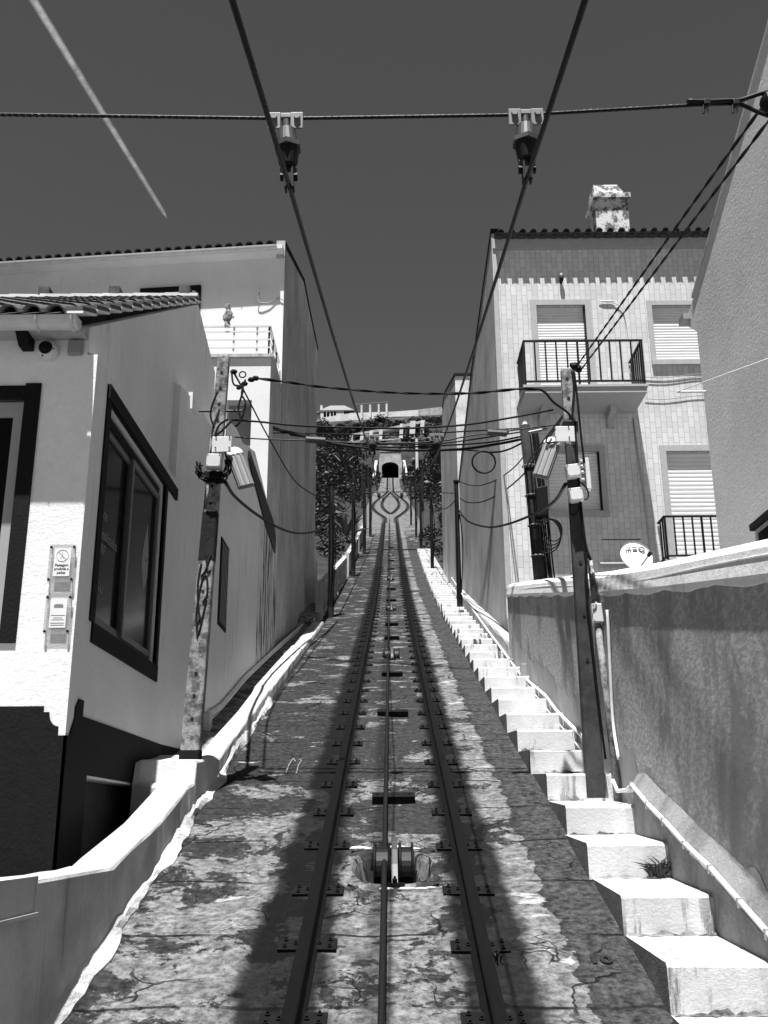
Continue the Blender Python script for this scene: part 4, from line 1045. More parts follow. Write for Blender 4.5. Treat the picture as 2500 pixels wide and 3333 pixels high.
for k in range(3):
    a0=-.66+.115*k; q=[on_d(a0+.01*k,.20),on_d(a0+.075+.01*k,.20),on_d(a0+.075-.01*k,.53),on_d(a0-.01*k,.53)]; lt.prism(q,nd*.004)
for (b,a0,a1) in ((.49,-.26,.06),(.365,-.22,.04),(.235,-.26,.06)): lt.prism([on_d(a0,b-.045),on_d(a1,b-.03),on_d(a1,b+.045),on_d(a0,b+.03)],nd*.004)
lt.ring(on_d(.34,.365),ud,wd,.17*rr,.038*rr,26,6)
lt.build('lettering','letter',ds)
MB().tube([c-wd*(rr*.9)+nd*.02,c-wd*(rr*.6)+nd*.34+ud*.12],.012,6).build('feed_arm','galv',ds)
MB().tube([c-wd*(rr*.6)+nd*.30+ud*.11,c-wd*(rr*.58)+nd*.38+ud*.125],[.035,.045],12).build('feed_horn','iron',ds)
MB().tube([c-nd*.02,c+V((0,.35,-.1)),(c.x,YT2,c.z-.1)],.025,8).build('mount','galv',ds)
a=fz(1330,1172); tag(MB().tube([a+V((-.35,-.25,0)),a+V((.45,-.25,0))],.016,6).build('bracket_arm','iron'),'dark horizontal bracket arm beside the satellite dish','support')  # bracket arm held out in front of the tiles
a=fz(1320,1222); tag(MB().tube([a+V((-.25,-.12,0)),a+V((.35,-.12,0))],.045,10).build('pipe_stub','boxgrey'),'short fat grey pipe on the tiles left of the dish','pipe')
# washing line rod
a=ony(1518,856,9.6); b=ony(1580,855,8.7)
tag(MB().tube([(2.88,8.6,b.z),(2.62,8.6,b.z)],.012,6).build('line_rod','boxwhite'),'short white rod on the grey house wall holding a line','rod')
cable('washing_line',[(2.62,8.6,b.z),onx(1659,775,2.7)],.005,'pale washing line from the white rod to the right','line',None,'boxwhite',5)

# ledge between the steps and the tiled house
mb=MB(); vs=[];fs=[]; yy=[18.45+.4*i for i in range(36)]
for y in yy: vs+=[(2.12,y,sz(y)-.4),(2.12,y,sz(y)+.42+.03*math.sin(y*3)),(2.14,y,sz(y)+.46),(2.335,y,sz(y)+.47)]
for i in range(len(yy)-1):
    for k in range(3): a_=i*4+k; fs.append((a_,a_+1,a_+5,a_+4))
fs.append((0,1,2,3)); tag(mb.add(vs,fs).build('stair_plinth','pale'),'low pale plinth along the upper steps at the foot of the tiled house','plinth')
# ------------------------------------------------------------------ further right house
fh=thing('far_house','narrow rough white house beyond the tiled house, dark stained side','house',(4,36,6))
MB().holed((2.30,32.95,5.),(1,0,0),(0,0,1),(0,-1,0),5,10.15,[],.1).build('front_wall','lime',fh)
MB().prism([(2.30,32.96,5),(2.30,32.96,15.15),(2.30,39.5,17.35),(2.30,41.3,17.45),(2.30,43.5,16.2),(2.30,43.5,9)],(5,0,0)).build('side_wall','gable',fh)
mb=MB().prism([(2.28,32.9,15.15),(2.28,39.5,17.35),(2.28,41.3,17.45),(2.28,41.3,17.53),(2.28,39.5,17.43),(2.28,32.9,15.25)],(5,0,0)); mb.build('verge','dado',fh)
# small hut on the left with lit wall
hu=thing('small_hut','small white hut with tiled lean-to behind the balustrade, left','hut',(-4,35,6))
h0=ony(678,1300,34); zt=ony(690,1150,34).z
MB().box(-7,-2.75,34,37,6,zt).build('wall','lime',hu); MB().box(-2.98,-2.62,33.7,34.0,6,zt+.05).build('pillar','gable',hu)
mb=MB(); tile_roof(mb,(-7,33.1,zt+.02),(1,0,0),(0,4,.9),20,.22,6,.08); mb.build('roof','tile',hu)
# ------------------------------------------------------------------ utility poles
def square_pole(mb,b,t,w0,w1):
    b,t=V(b),V(t); vs=[]
    for p,w in ((b,w0),(t,w1)):
        for (sx,sy) in ((-1,-1),(1,-1),(1,1),(-1,1)): vs.append(p+V((sx*w,sy*w*.8,0)))
    return mb.hexa(vs)
YP=10.0
pb=ony(408,1675,YP); ptp=ony(484,770,YP)
lp=thing('concrete_pole','mottled square concrete pole with graffiti, leaning by the left parapet','utility pole',pb,'utility poles beside the track')
wb=(ony(430,1640,YP).x-ony(387,1640,YP).x)/2; wt=(ony(497,790,YP).x-ony(472,790,YP).x)/2
square_pole(MB(),pb,ptp,wb,wt).build('shaft','mosspole',lp,bevel=.02)
def pl(t): return pb.lerp(ptp,t)
def plw(t): return wb+(wt-wb)*t
square_pole(MB(),pl(-.02),pl(.055),wb+.004,wb+.004).build('painted_foot','dado',lp,bevel=.02)
mb=MB()
for i in range(17):
    t=.28+.042*i if i>2 else .12+.05*i
    p=pl(t); MB().rev(p+V((0,-plw(t)*.8-.003,0)),(0,-1,0),[(0,.016),(.002,.016)],10).build('bolt_hole','void',lp)
t0=.40; 
def gcurve(pts,w=.011):
    P_=[]
    for (a,b) in pts:
        t=b; p=pl(t); P_.append(p+V((a*plw(t),-plw(t)*.8-.004,0)))
    return smoothpts(P_,6),w
mb=MB()
for pts in ([(-.5,.47),(-.7,.42),(-.3,.36),(.1,.33),(-.2,.30)],[(-.2,.30),(-.55,.36),(-.2,.43),(.3,.44),(.55,.40),(.1,.38)],[(.1,.48),(.4,.45),(.7,.455)],[(-.4,.44),(.1,.455),(.6,.49)],[(.2,.34),(.5,.385)],[(-.3,.33),(0,.345),(.2,.335)]):
    q,w=gcurve(pts); mb.tube(q,w,4)
mb.build('graffiti','paintblack',lp)
square_pole(MB(),pl(.475),pl(.60),plw(.5)+.003,plw(.6)+.003).build('painted_band','wood',lp,bevel=.02)
square_pole(MB(),pl(.675),pl(.695),plw(.68)+.02,plw(.68)+.02).build('steel_band','iron',lp)
MB().tube([pl(.855)+V((-.22,0,0)),pl(.855)+V((.24,0,0))],.012,6).build('cross_bar','iron',lp)
# floodlights
def floodlight(p,label,dirx,tilt):
    p=V(p); t=thing('floodlight',label,'floodlight',p,'floodlights on the concrete poles')
    a=V((dirx*.36,-.12,-.92)).normalized(); n_=V((dirx*.25,-.95,.1)); n_=(n_-a*n_.dot(a)).normalized(); s=a.cross(n_).normalized()
    c=p+V((dirx*.12,0,-.16))
    MB().obox(c+a*.14,s*.085,n_*.03,a*.20).build('housing','greyhousing',t,bevel=.012)
    mb=MB()
    for k in (-1,0,1): mb.obox(c+a*.14+n_*.034+s*(k*.055),s*.012,n_*.008,a*.19)
    mb.build('ribs','greyhousing',t)
    MB().obox(c+a*.14+n_*.031,s*.04,n_*.003,a*.185).build('lens','lens',t)
    MB().obox(c+a*.14-n_*.07+s*(-dirx*.03),s*.05,n_*.035,a*.12).build('driver_box','greyhousing',t,bevel=.01)
    k=12; poly=[c-a*.05+s*(-.085),c-a*.05+s*.085]+[c-a*.05+s*(.085*math.cos(math.pi*i/k))-a*(.085*math.sin(math.pi*i/k)) for i in range(1,k)]
    MB().prism([q+n_*.034 for q in poly],n_*.008).build('hinge_plate','boxwhite',t)
    MB().obox(p+V((-dirx*.02,-.11,-.03)),(.10,0,.0),(0,.006,0),(0,0,.085)).build('mount_plate','boxwhite',t,bevel=.008)
    mb=MB()
    for (dx,dz_) in ((-.08,.05),(.06,.05),(-.08,-.07),(.06,-.07)): mb.rev(p+V((dx,-.12,dz_)),(0,-1,0),[(0,.008),(.008,.008)],6)
    mb.build('bolt','iron',t); return t
floodlight(ony(487,962,YP-.08),'grey floodlight tilted right on the left concrete pole',1,0)
def jbox(p,w,h,label,mat='boxwhite',rot=0.,grp='junction boxes on the poles',yd=.05):
    p=V(p); t=thing('junction_box',label,'junction box',p,grp); ux=V((math.cos(rot),0,math.sin(rot))); uz=V((-math.sin(rot),0,math.cos(rot)))
    MB().obox(p,ux*w,V((0,yd,0)),uz*h).build('base',mat,t,bevel=.006)
    MB().obox(p+V((0,-yd-.006,0)),ux*(w*.93),V((0,.008,0)),uz*(h*.93)).build('lid',mat,t,bevel=.006)
    mb=MB()
    for sx in (-1,1):
        for s2 in (-1,1): mb.rev(p+ux*(w*.8*sx)+uz*(h*.8*s2)+V((0,-yd-.013,0)),(0,-1,0),[(0,.008),(.004,.008)],8)
    mb.build('screw','boxgrey',t); return t
q=ony(463,998,YP-.16); jbox(q,.075,.075,'white junction box in the cable tangle on the left pole',rot=-.03)
mb=MB(); rn=random.Random(2)
for k in range(5):
    cc=ony(461,1003,YP-.12); r=.13+.012*k; pts=[cc+V((r*math.cos(a)*1.0+rn.uniform(-.012,.012),rn.uniform(-.05,.03),-.03+r*math.sin(a)*1.0+rn.uniform(-.012,.012))) for a in [math.pi*.9+2*math.pi*i/20*.62 for i in range(21)]]
    mb.tube(smoothpts(pts,3),.009,5)
tag(mb.build('cable_tangle','black',smooth=True),'loops of black cable tangled round the white box on the left pole','cable')
for pts,l in (([(492,905),(470,925),(452,990)],'cable bowed off the left side of the left pole, short'),([(500,910),(480,930),(465,945),(462,990)],'cable crossing the left pole above its floodlight'),([(470,845),(455,890),(462,925)],'slack cables looping left of the pole top'),([(500,800),(505,830),(525,838),(515,880),(520,905),(512,920)],'cable dropping from the hook at the left pole top'),([(530,820),(522,850),(530,870),(522,905),(508,922)],'second cable dropping beside the left pole top'),([(480,960),(490,1000),(470,1040)],'short dark cable down the left pole')):
    cable('pole_cable',smoothpts([ony(a,b,YP-.12) for a,b in pts]),.011,l,'cable','short cables on the left pole')
# hook and insulator clump at the top
t=thing('cable_clamp','cluster of black clamps at the top of the left pole','clamp',ony(528,829,YP))
for (a,b,r) in ((543,820,.03),(528,829,.028),(516,838,.022),(505,803,.03),(552,817,.03)): MB().sphere(ony(a,b,YP),r,8,(1.4,1,1)).build('lug','black',t)
tag(MB().ring(ony(524,809,YP),(1,0,0),(0,0,1),.035,.008,16,5).build('hook_ring','iron'),'steel eye hook at the top of the left pole','hook')

# right concrete pole
YR=9.95
rb=ony(1288,1735,YR); rtp=ony(1222,797,YR); rtp.x+=.0
rp=thing('concrete_pole','dark square concrete pole rising from the whitewashed steps, right','utility pole',rb,'utility poles beside the track')
wb2=(ony(1308,1720,YR).x-ony(1268,1720,YR).x)/2; wt2=(ony(1232,800,YR).x-ony(1211,800,YR).x)/2
square_pole(MB(),rb,rtp,wb2,wt2).build('shaft','darkpole',rp,bevel=.015)
def pr_(t): return rb.lerp(rtp,t)
def prw(t): return wb2+(wt2-wb2)*t
square_pole(MB(),pr_(.80),pr_(1.0),prw(.8)+.003,prw(1.)+.003).build('pale_head','mosspole',rp,bevel=.015)
square_pole(MB(),pr_(-.01),pr_(.01),wb2+.05,wb2+.05).build('mortar_foot','step',rp)
mb=MB()
for t in (.30,.40,.52,.76,.82,.87,.92,.97): MB().rev(pr_(t)+V((.0,-prw(t)*.8-.006,0)),(0,-1,0),[(0,.017),(.002,.017)],10).build('bolt_hole','void',rp)
square_pole(MB(),pr_(.835),pr_(.86),prw(.85)+.018,prw(.85)+.018).build('steel_band','iron',rp)
floodlight(ony(1212,940,YR-.08),'pale grey floodlight tilted left on the right concrete pole',-1,0)
jbox(ony(1237,1019,YR-.15),.068,.068,'upper of two square white boxes on the right pole',rot=.12)
jbox(ony(1243,1070,YR-.15),.068,.068,'lower of two square white boxes on the right pole',rot=.12)
p=ony(1262,1022,YR-.02); tb=thing('terminal_box','pale terminal box with round knobs on the right side of right pole','terminal box',p)
MB().box(p.x-.055,p.x+.01,p.y-.05,p.y+.05,p.z-.15,p.z+.15).build('body','boxgrey',tb,bevel=.006); MB().box(p.x+.012,p.x+.06,p.y-.03,p.y+.05,p.z-.18,p.z+.16).build('cover','boxwhite',tb,bevel=.006)
for k in (-.09,-.01,.055,.11): MB().sphere(p+V((-.025,-.055,k)),.019,10).build('knob','boxwhite',tb,smooth=True)
for pts,r,l in (([(1236,800),(1240,840),(1237,900),(1245,960),(1247,1010),(1252,1060)],.014,'thick black cable running down the face of the right pole'),([(1240,800),(1248,870),(1255,940),(1262,1000)],.012,'black cable from right pole top to the terminal box'),([(1250,1050),(1256,1110),(1262,1160),(1268,1190),(1276,1210)],.016,'dark armoured cable entering the leaning pipe'),([(1252,1040),(1268,1056),(1270,1075),(1256,1080)],.008,'small cable loop below the terminal box'),([(1232,1085),(1232,1105),(1240,1112),(1250,1100),(1252,1080)],.009,'small cable loop under the lower white box'),([(1190,930),(1180,955),(1210,950),(1213,925)],.009,'black lead of the right floodlight'),([(1268,1190),(1265,1260),(1272,1330),(1282,1420),(1298,1560),(1308,1640)],.012,'long black cable down the right side of the right pole'),([(1165,840),(1180,850),(1195,868),(1225,890),(1236,905)],.013,'black cable curving into the right pole head')):
    cable('pole_cable',smoothpts([ony(a,b,YR-.13) for a,b in pts]),r,l,'cable','short cables on the right pole')
t=thing('cable_clamp','cluster of black clamps at the top of the right pole','clamp',ony(1242,792,YR))
for (a,b,r) in ((1242,792,.045),(1250,797,.04),(1236,789,.03)): MB().sphere(ony(a,b,YR),r,8,(1,1,1.2)).build('lug','black',t)
# leaning pipe and box behind the right pole
a=onx(1275,1212,2.09); b=onx(1336,1722,2.09)
pi=thing('cable_pipe','leaning pale steel pipe carrying cable up behind the right pole','pipe',b); pi_pts=[b+V((0,0,-.05)),b.lerp(a,.5)+V((0,0,0)),a]
MB().tube(pi_pts,.034,12).build('pipe','mosspole',pi,smooth=True)
p=onx(1290,1328,2.10); tb=jbox(p+V((0,0,0)),.07,.10,'pale box on the retaining wall behind the leaning pipe','boxwhite',0,None,.10); 
cable('wall_conduit',smoothpts([onx(x,y,2.11) for x,y in ((1311,1318),(1313,1345),(1318,1450),(1324,1560),(1336,1640))]),.016,'thin white conduit behind the leaning pipe','conduit',None,'whiteconduit')
cable('wall_conduit',smoothpts([onx(x,y,2.06) for x,y in ((1255,1290),(1257,1350),(1266,1378),(1280,1385))]),.012,'short pale conduit curling below the box','conduit',None,'whiteconduit')
# conduits along the wall above the steps
c1=S2P([(2640,3210),(2500,3037),(2410,2935),(2313,2826),(2230,2747),(2162,2671),(2109,2618),(2056,2554),(2040,2572),(2010,2575),(1995,2540)])
q=[onx(a,b,2.015) for a,b in c1[:8]]+[onx(a,b,1.99) for a,b in c1[8:]]
cd=thing('handrail_pipe','white pipe climbing the wall above the lower steps','pipe',q[3]); MB().tube(q,.017,8).build('pipe','whiteconduit',cd,smooth=True)
for i in range(1,8):
    p=q[i]; MB().box(p.x-.02,p.x+.03,p.y-.012,p.y+.012,p.z-.035,p.z+.024).build('bracket','stone',cd)
c2=S2P([(1894,2439),(1791,2319),(1705,2210),(1632,2111),(1592,2058),(1509,1941),(1470,1880)])
cable('wall_conduit',[onx(a,b,2.10) for a,b in c2],.02,'lower white cable pipe above the upper steps','conduit',None,'whiteconduit')
c3=S2P([(1705,2205),(1775,2263),(1814,2316),(1894,2396),(1925,2410)])
cable('wall_conduit',[onx(a,b,2.10) for a,b in c3],.02,'branch of white cable pipe rising left of the right pole','conduit',None,'whiteconduit')
p=onx(1131,1448,2.09); jbox(p,.05,.10,'small narrow wall box above the white pipe','boxgrey',0,None,.06)
p=onx(1078,1375,2.26); jbox(p,.05,.16,'narrow box on the wall by the house corner','boxgrey',0,None,.06)
tag(MB().ring(onx(1078,1367,2.25),(0,1,0),(0,0,1),.12,.014,18,5).build('hose_loop','boxgrey'),'loop of hose hung by the corner of the tiled house','hose')
# conduits along the left walls
cl=S2P([(681,2320),(721,2294),(800,2200),(883,2121),(1017,2005),(1061,1961)])
cable('wall_conduit',[onx(a,b,-2.27) for a,b in cl],.024,'upper of two fat pipes along the foot of the left walls','conduit','pipes along the left walls','whiteconduit',8)
cable('wall_conduit',[onx(a,b+6,-2.25) for a,b in cl],.024,'lower of two fat pipes along the foot of the left walls','conduit','pipes along the left walls','whiteconduit',8)
p=onx(447,1562,-2.26); tag(MB().box(p.x-.06,p.x+.05,p.y-.1,p.y+.1,p.z-.28,p.z+.12).build('pipe_box','stone',bevel=.01),'pale box where the left pipes end beside the concrete pole','box')
# tarred wooden pole
YW=16.5
wb_=ony(1172,1300,YW); wt_=ony(1134,920,YW)
wp=thing('wooden_pole','tarred wooden pole loaded with cables in front of the tiled house','utility pole',wb_,'utility poles beside the track')
MB().tube([wb_,wb_.lerp(wt_,.5),wt_],[.115,.10,.085],12).build('shaft','wood',wp,smooth=True)
MB().sphere(wt_+V((0,0,.02)),.05,8,(1,1,1.3)).build('cap','boxwhite',wp)
rn=random.Random(4)
for k in range(7):
    off=.10+.035*k; pts=[wb_.lerp(wt_,t)+V((off*.7-.03*t+rn.uniform(-.015,.015),-.06-.01*k,0)) for t in (0,.2,.4,.6,.8,.97)]
    MB().tube(smoothpts(pts,4),.014,5).build('riser_cable','black',wp,smooth=True)
for k in range(4):
    p=wb_.lerp(wt_,.25+.17*k); MB().ring(p,(1,0,0),(0,1,0),.115,.012,14,4).build('clip','galv',wp)
mb=MB()
for k in range(4):
    cc=ony(1195,1145,YW-.2)+V((-.04*k,0,-.03*k)); r=.15+.03*k
    mb.tube(smoothpts([cc+V((r*math.cos(a),0,1.25*r*math.sin(a))) for a in [2*math.pi*i/14 for i in range(15)]],3),.011,5)
tag(mb.build('cable_coil','black',smooth=True),'messy coil of spare cable beside the wooden pole','cable')
p=ony(1170,1085,YW-.15); tag(MB().obox(p,(.10,0,.02),(0,.08,0),(0,0,.26)).build('splice_box','black',bevel=.02),'black splice box on the wooden pole','splice box')
tag(MB().ring(ony(1045,998,16.),(1,0,0),(0,0,1),(ony(1070,998,16.).x-ony(1020,998,16.).x)/2,.017,36,6).build('cable_ring','black'),'single ring of coiled black cable hanging in mid air','cable')
# far poles
def farpole(px,py,top,label,r=.085,arms=True,mat='wood'):
    p=ongr(px,py,.05); h=top
    t=thing('track_pole',label,'utility pole',p,'utility poles beside the track')
    MB().tube([p+V((0,0,-.2)),p+V((0,0,h))],[r,r*.8],10).build('shaft',mat,t)
    if arms:
        s=-1 if p.x>0 else 1
        MB().box(p.x-.09,p.x+.09,p.y-.09,p.y+.09,p.z+h,p.z+h+.05).build('cap','iron',t)
        MB().tube([p+V((0,-.05,h*.75)),p+V((.28*-s,-.12,h*.70))],.02,6).build('bracket','iron',t)
        for k in range(3): MB().tube(smoothpts([p+V((.06*(k-1),-.10,h*(.95-.1*k))),p+V((.09*(k-1)+.05,-.13,h*.5)),p+V((.05*(k-1),-.1,.3))],4),.016,4).build('riser_cable','black',t)
    return p+V((0,0,h))
FL=[]; FR=[]
ln=['first','second','third','fourth','fifth']
for i,(px,py,h) in enumerate(((714,1330,3.9),(763,1243,4.2),(787,1195,4.4),(800,1158,4.6))): FL.append(farpole(px,py,h,f'{ln[i]} dark pole up the left side beyond the tall house, by the balustrade',.10 if i==0 else .11))
for i,(px,py,h) in enumerate(((993,1318,4.0),(934,1236,4.2),(910,1192,4.4),(899,1160,4.6),(888,1134,4.4))): FR.append(farpole(px,py,h,f'{ln[i]} dark pole up the right side beyond the tiled house corner'))
for i,(y,x) in enumerate(((118,-3.4),(150,-3.4),(190,-2.6),(212,-2.6))): p=V((x,y,rz(y))); t=thing('track_pole',f'tiny far pole left of the passing loop, number {i+1} upward' if 0 else ['tiny far pole left of the lower end of the loop','tiny far pole left of the loop middle','tiny far pole left, above the loop','tiny far pole left, just below the tunnel'][i],'utility pole',p,'utility poles beside the track'); MB().tube([p-V((0,0,.3)),p+V((0,0,5))],[.14,.12],8).build('shaft','wood',t)
for i,(y,x) in enumerate(((108,3.6),(140,3.6),(185,2.8),(208,2.8))): p=V((x,y,rz(y))); t=thing('track_pole',['tiny far pole right of the lower end of the loop','tiny far pole right of the loop middle','tiny far pole right, above the loop','tiny far pole right, just below the tunnel'][i],'utility pole',p,'utility poles beside the track'); MB().tube([p-V((0,0,.3)),p+V((0,0,5))],[.14,.12],8).build('shaft','wood',t)
p=V((5.6,200,rz(200)+1.5)); tag(MB().tube([p,p+V((0,0,9))],[.35,.3],8).build('white_post','hillwhite'),'tall white post on the bank right of the tunnel','post')

# ------------------------------------------------------------------ span wires, insulators, contact wires
sp0=ony(0,246,2.56); c0=ony(625,400,2.56).z; 
ins=[(ony(618,256,2.56),c0),(ony(1135,248,2.56),c0)]
cwL,cwR=ony(625,402,2.56),ony(1139,384,2.56)
Y2=10.0
s2L,s2R=ony(804,985,Y2),ony(944,983,Y2)
Y3=28.; Y4=44.5; Y5=59; Y6=74
def spanpt(x,y,dz): return V((x,y,rz(y)+dz))
for nm_,A,B,x in (('left',cwL,s2L,-.33),('right',cwR,s2R,.33)):
    d=(B-A)/(B.y-A.y); pts=[A-d*3.2,A]+[A+(B-A)*t-V((0,0,.05*4*t*(1-t))) for t in (.25,.5,.75)]+[B]
    prev=B
    for y in (Y3,Y4,Y5,Y6,92,110,130,150):
        q=V((x,y,rz(y)+3.35)); pts+= [prev.lerp(q,t)-V((0,0,.12*4*t*(1-t))) for t in (.25,.5,.75)]+[q]; prev=q
    cable('contact_wire',pts,.0072,f'{nm_} of two long overhead contact wires above the track','overhead wire','overhead contact wires',mat='iron',n=8)
def insulator(p,zc,cw,label,sc=1.,flip=1):
    t=thing('hanging_insulator',label,'insulator',p,'insulators on the span wires'); r=lambda v:v*sc
    # clamp: folded plate over the span wire
    w=.052*sc
    mb=MB().box(p.x-w,p.x+w,p.y-.011*sc,p.y+.011*sc,p.z-.004*sc,p.z+.012*sc)
    for sx in (-1,1): mb.box(p.x+sx*w-(w*.72 if sx>0 else 0),p.x+sx*w+(w*.72 if sx<0 else 0),p.y-.014*sc,p.y-.008*sc,p.z-.045*sc,p.z+.012*sc)
    mb.build('clamp','galv',t,bevel=.002)
    for sx in (-1,1): MB().rev((p.x+sx*w*.66,p.y-.014*sc,p.z-.006*sc),(0,-1,0),[(0,.010*sc),(.009*sc,.010*sc)],6).build('bolt','galv',t)
    H=p.z-zc; ax=V((cw.x-p.x,cw.y-p.y,zc-p.z)).normalized()
    MB().rev(p+ax*.008*sc,ax,[(0,.012*sc),(H*.2,.012*sc)],14).build('neck','ceramic',t)
    mb=MB().rev(p+ax*(H*.16),ax,[(0,.016*sc),(.006*sc,.026*sc),(H*.24,.032*sc),(H*.25,.036*sc)],20); mb.build('shell','ceramic',t,smooth=False)
    MB().rev(p+ax*(H*.40),ax,[(0,.036*sc),(.002*sc,.043*sc),(H*.075,.043*sc),(H*.08,.036*sc)],6).build('flange','ceramic',t)
    MB().rev(p+ax*(H*.48),ax,[(0,.035*sc),(H*.24,.026*sc),(H*.27,.02*sc)],20).build('body','iron',t)
    q=p+ax*(H*.72)
    for sx in (-1,1):
        MB().obox(q.lerp(cw,.55)+V((sx*.011*sc,0,0)),(.003*sc,0,0),(0,.018*sc,0),V((cw-q).normalized()*(cw-q).length*.62)).build('jaw','iron',t)
        MB().rev(q.lerp(cw,.15)+V((sx*.012*sc,0,0)),(sx,0,0),[(0,.010*sc),(.012*sc,.010*sc)],6).build('bolt','galvdark',t)
        MB().rev(q.lerp(cw,.55)+V((sx*.012*sc,0,0)),(sx,0,0),[(0,.012*sc),(.013*sc,.012*sc)],6).build('bolt','iron',t)
    return t
insulator(ins[0][0],c0,cwL,'left of the two big hanging insulators at the top of the view')
insulator(ins[1][0],cwR.z,cwR,'right of the two big hanging insulators at the top of the view')
def rope(pts,r,label,grp):
    o=cable('span_wire',pts,r,label,'span wire',grp,'rope',8); return o
A=ins[0][0];B=ins[1][0]; e=ony(1630,224,2.56)
rope([ony(-2600,262,2.56),ony(-260,249,2.56),ony(0,247,2.56),A,B,ony(1500,227,2.56),ony(1590,224,2.56)],.0052,'nearest twisted steel span wire across the top of the view','span wires across the track')
mb=MB()
for (a,b) in (((0,.0),(0,1)),):
    L=dense(A,B,.004); 
for P_,Q_ in ((ony(-60,247,2.56),A),(A,B),(B,ony(1500,227,2.56))):
    for tw in twist(dense(P_,Q_,.006),.0035,.04): mb.tube(tw,.0026,4,False)
mb.build('strand','rope',bpy.data.objects['span_wire'],smooth=True)
tl=thing('wire_grip','black wire end doubled back and bolted with two grips at the right edge','wire grip',ony(1560,230,2.56))
g0=[ony(a,b,2.55) for a,b in ((1484,218),(1530,219),(1575,217),(1600,216),(1640,203),(1665,197))]; MB().tube(smoothpts(g0,4),.0068,8).build('tail','rope',tl,smooth=True)
g1=[ony(a,b,2.56) for a,b in ((1590,225),(1606,228),(1640,243),(1665,252))]; MB().tube(smoothpts(g1,4),.0062,8).build('bight','rope',tl,smooth=True)
for px in (1526,1589):
    p=ony(px,224,2.55); MB().box(p.x-.010,p.x+.010,p.y-.012,p.y+.012,p.z-.010,p.z+.010).build('grip','iron',tl,bevel=.003)
    for dx in (-.006,.006): MB().tube([p+V((dx,0,.016)),p+V((dx-.006,0,-.034))],.0038,6).build('grip_bolt','galv' if dx>0 else 'iron',tl)
p=ony(1652,222,2.56); MB().rev(p+V((-.012,0,0)),(1,0,0),[(0,.012),(.01,.03),(.03,.036),(.12,.036)],16).build('thimble','iron',tl)
MB().tube([p+V((.10,0,0)),V((2.92,2.56,p.z+.12))],.008,8).build('stay_rod','iron',tl)
# twin twisted cables passing over the camera
top=ony(1245,793,YR)
def ln3(a,b,ya,yb,n=24):
    A_=ony(*a,ya); B_=ony(*b,yb); return [A_.lerp(B_,i/n) for i in range(n+1)]
for (a,b,l) in (((1245,792),(1652,222),'upper of two twisted black cables climbing to the right edge'),((1254,800),(1668,250),'lower of two twisted black cables climbing to the right edge')):
    L=dense(ony(a[0],a[1],YR),ony(b[0],b[1],4.2),.03); L+=dense(L[-1],L[-1]+(L[-1]-L[0])*1.3,.03)[1:]
    t=twist(L,.0048,.5); mb=MB(); mb.tube(t[0],.0055,5); mb.tube(t[1],.0055,5); tag(mb.build('service_cable','black',smooth=True),l,'cable','twisted service cables')
# cables across between the near poles
def across(pts,ya,yb,r,label,grp='cables strung across the track',tw=False):
    n=len(pts); P_=[ony(a,b,ya+(yb-ya)*i/(n-1)) for i,(a,b) in enumerate(pts)]
    P_=smoothpts(P_,6)
    if tw:
        t=twist(P_,r*.7,.5); mb=MB(); mb.tube(t[0],r*.75,5); mb.tube(t[1],r*.75,5); return tag(mb.build('service_cable','black',smooth=True),label,'cable',grp)
    return cable('service_cable',P_,r,label,'cable',grp)
across([(552,817),(620,825),(700,836),(850,848),(1000,850),(1080,844),(1125,840),(1165,841)],YP,YR,.013,'topmost thick twisted cable slung between the two near pole heads',tw=True)
across([(500,907),(560,911),(640,919),(760,924),(880,925),(1000,918),(1100,903),(1195,885)],YP,YR,.011,'second cable down between the two near poles')
across([(590,935),(700,937),(800,940),(900,938),(1000,932),(1130,925)],18.9,YW,.013,'thin cable from tall house corner to wooden pole, upper')
across([(590,925),(640,934),(700,948),(760,957),(850,960),(950,958),(1050,945),(1130,932)],18.9,YW,.013,'second cable from tall house corner to wooden pole')
across([(590,922),(650,940),(720,958),(820,971),(900,973),(1000,970),(1080,958),(1130,948)],18.9,YW,.024,'thick black cable from tall house corner to wooden pole, lowest')
across([(590,928),(680,948),(760,962),(860,966),(960,962),(1060,955),(1130,942)],18.9,YW,.016,'third cable from tall house corner to wooden pole')
across([(930,973),(1010,972),(1060,977),(1095,972),(1135,953)],17.5,YW,.016,'slack black lead hanging under the cables near the wooden pole')
rope(smoothpts([ony(a,b,YP) for a,b in ((507,944),(560,948),(640,951),(700,953))]+[s2L+V((0,0,.14)),s2R+V((0,0,.15))]+[ony(a,b,YR) for a,b in ((1010,942),(1060,936),(1120,928),(1165,922),(1210,917))],3),.008,'steel span wire between the two near concrete poles','span wires across the track')
for a,b,y,l in ((682,951,YP,'left'),(1074,936,YR,'right')): 
    p=ony(a,b,y); tag(MB().tube([p+V((-.10,0,.01)),p+V((.10,0,-.005))],.034,12).build('strain_insulator','galvdark'),f'{l} of two sleeve insulators threaded on the near span wire','insulator','sleeve insulators on the near span wire')
tag(MB().tube([ony(1182,926,YR),ony(1142,934,YR)],.016,8).build('turnbuckle','galv'),'bright turnbuckle tightening the span wire beside the right pole','turnbuckle')
tag(MB().tube([ony(628,936,18.9),ony(664,940,18.6)],.05,10).build('splice_sleeve','black'),'fat black splice sleeve on the cables near the tall house','splice')
tag(MB().tube([ony(1060,936,16.6),ony(1098,930,16.6)],.045,10).build('splice_sleeve','black'),'fat black splice sleeve on the cables near the wooden pole','splice')
for P_,cw,l in ((s2L,s2L,'left small insulator hanging from the second span wire'),(s2R,s2R,'right small insulator hanging from the second span wire')):
    pp=P_+V((0,-.02,.21)); insulator(pp,cw.z,cw,l,1.45)
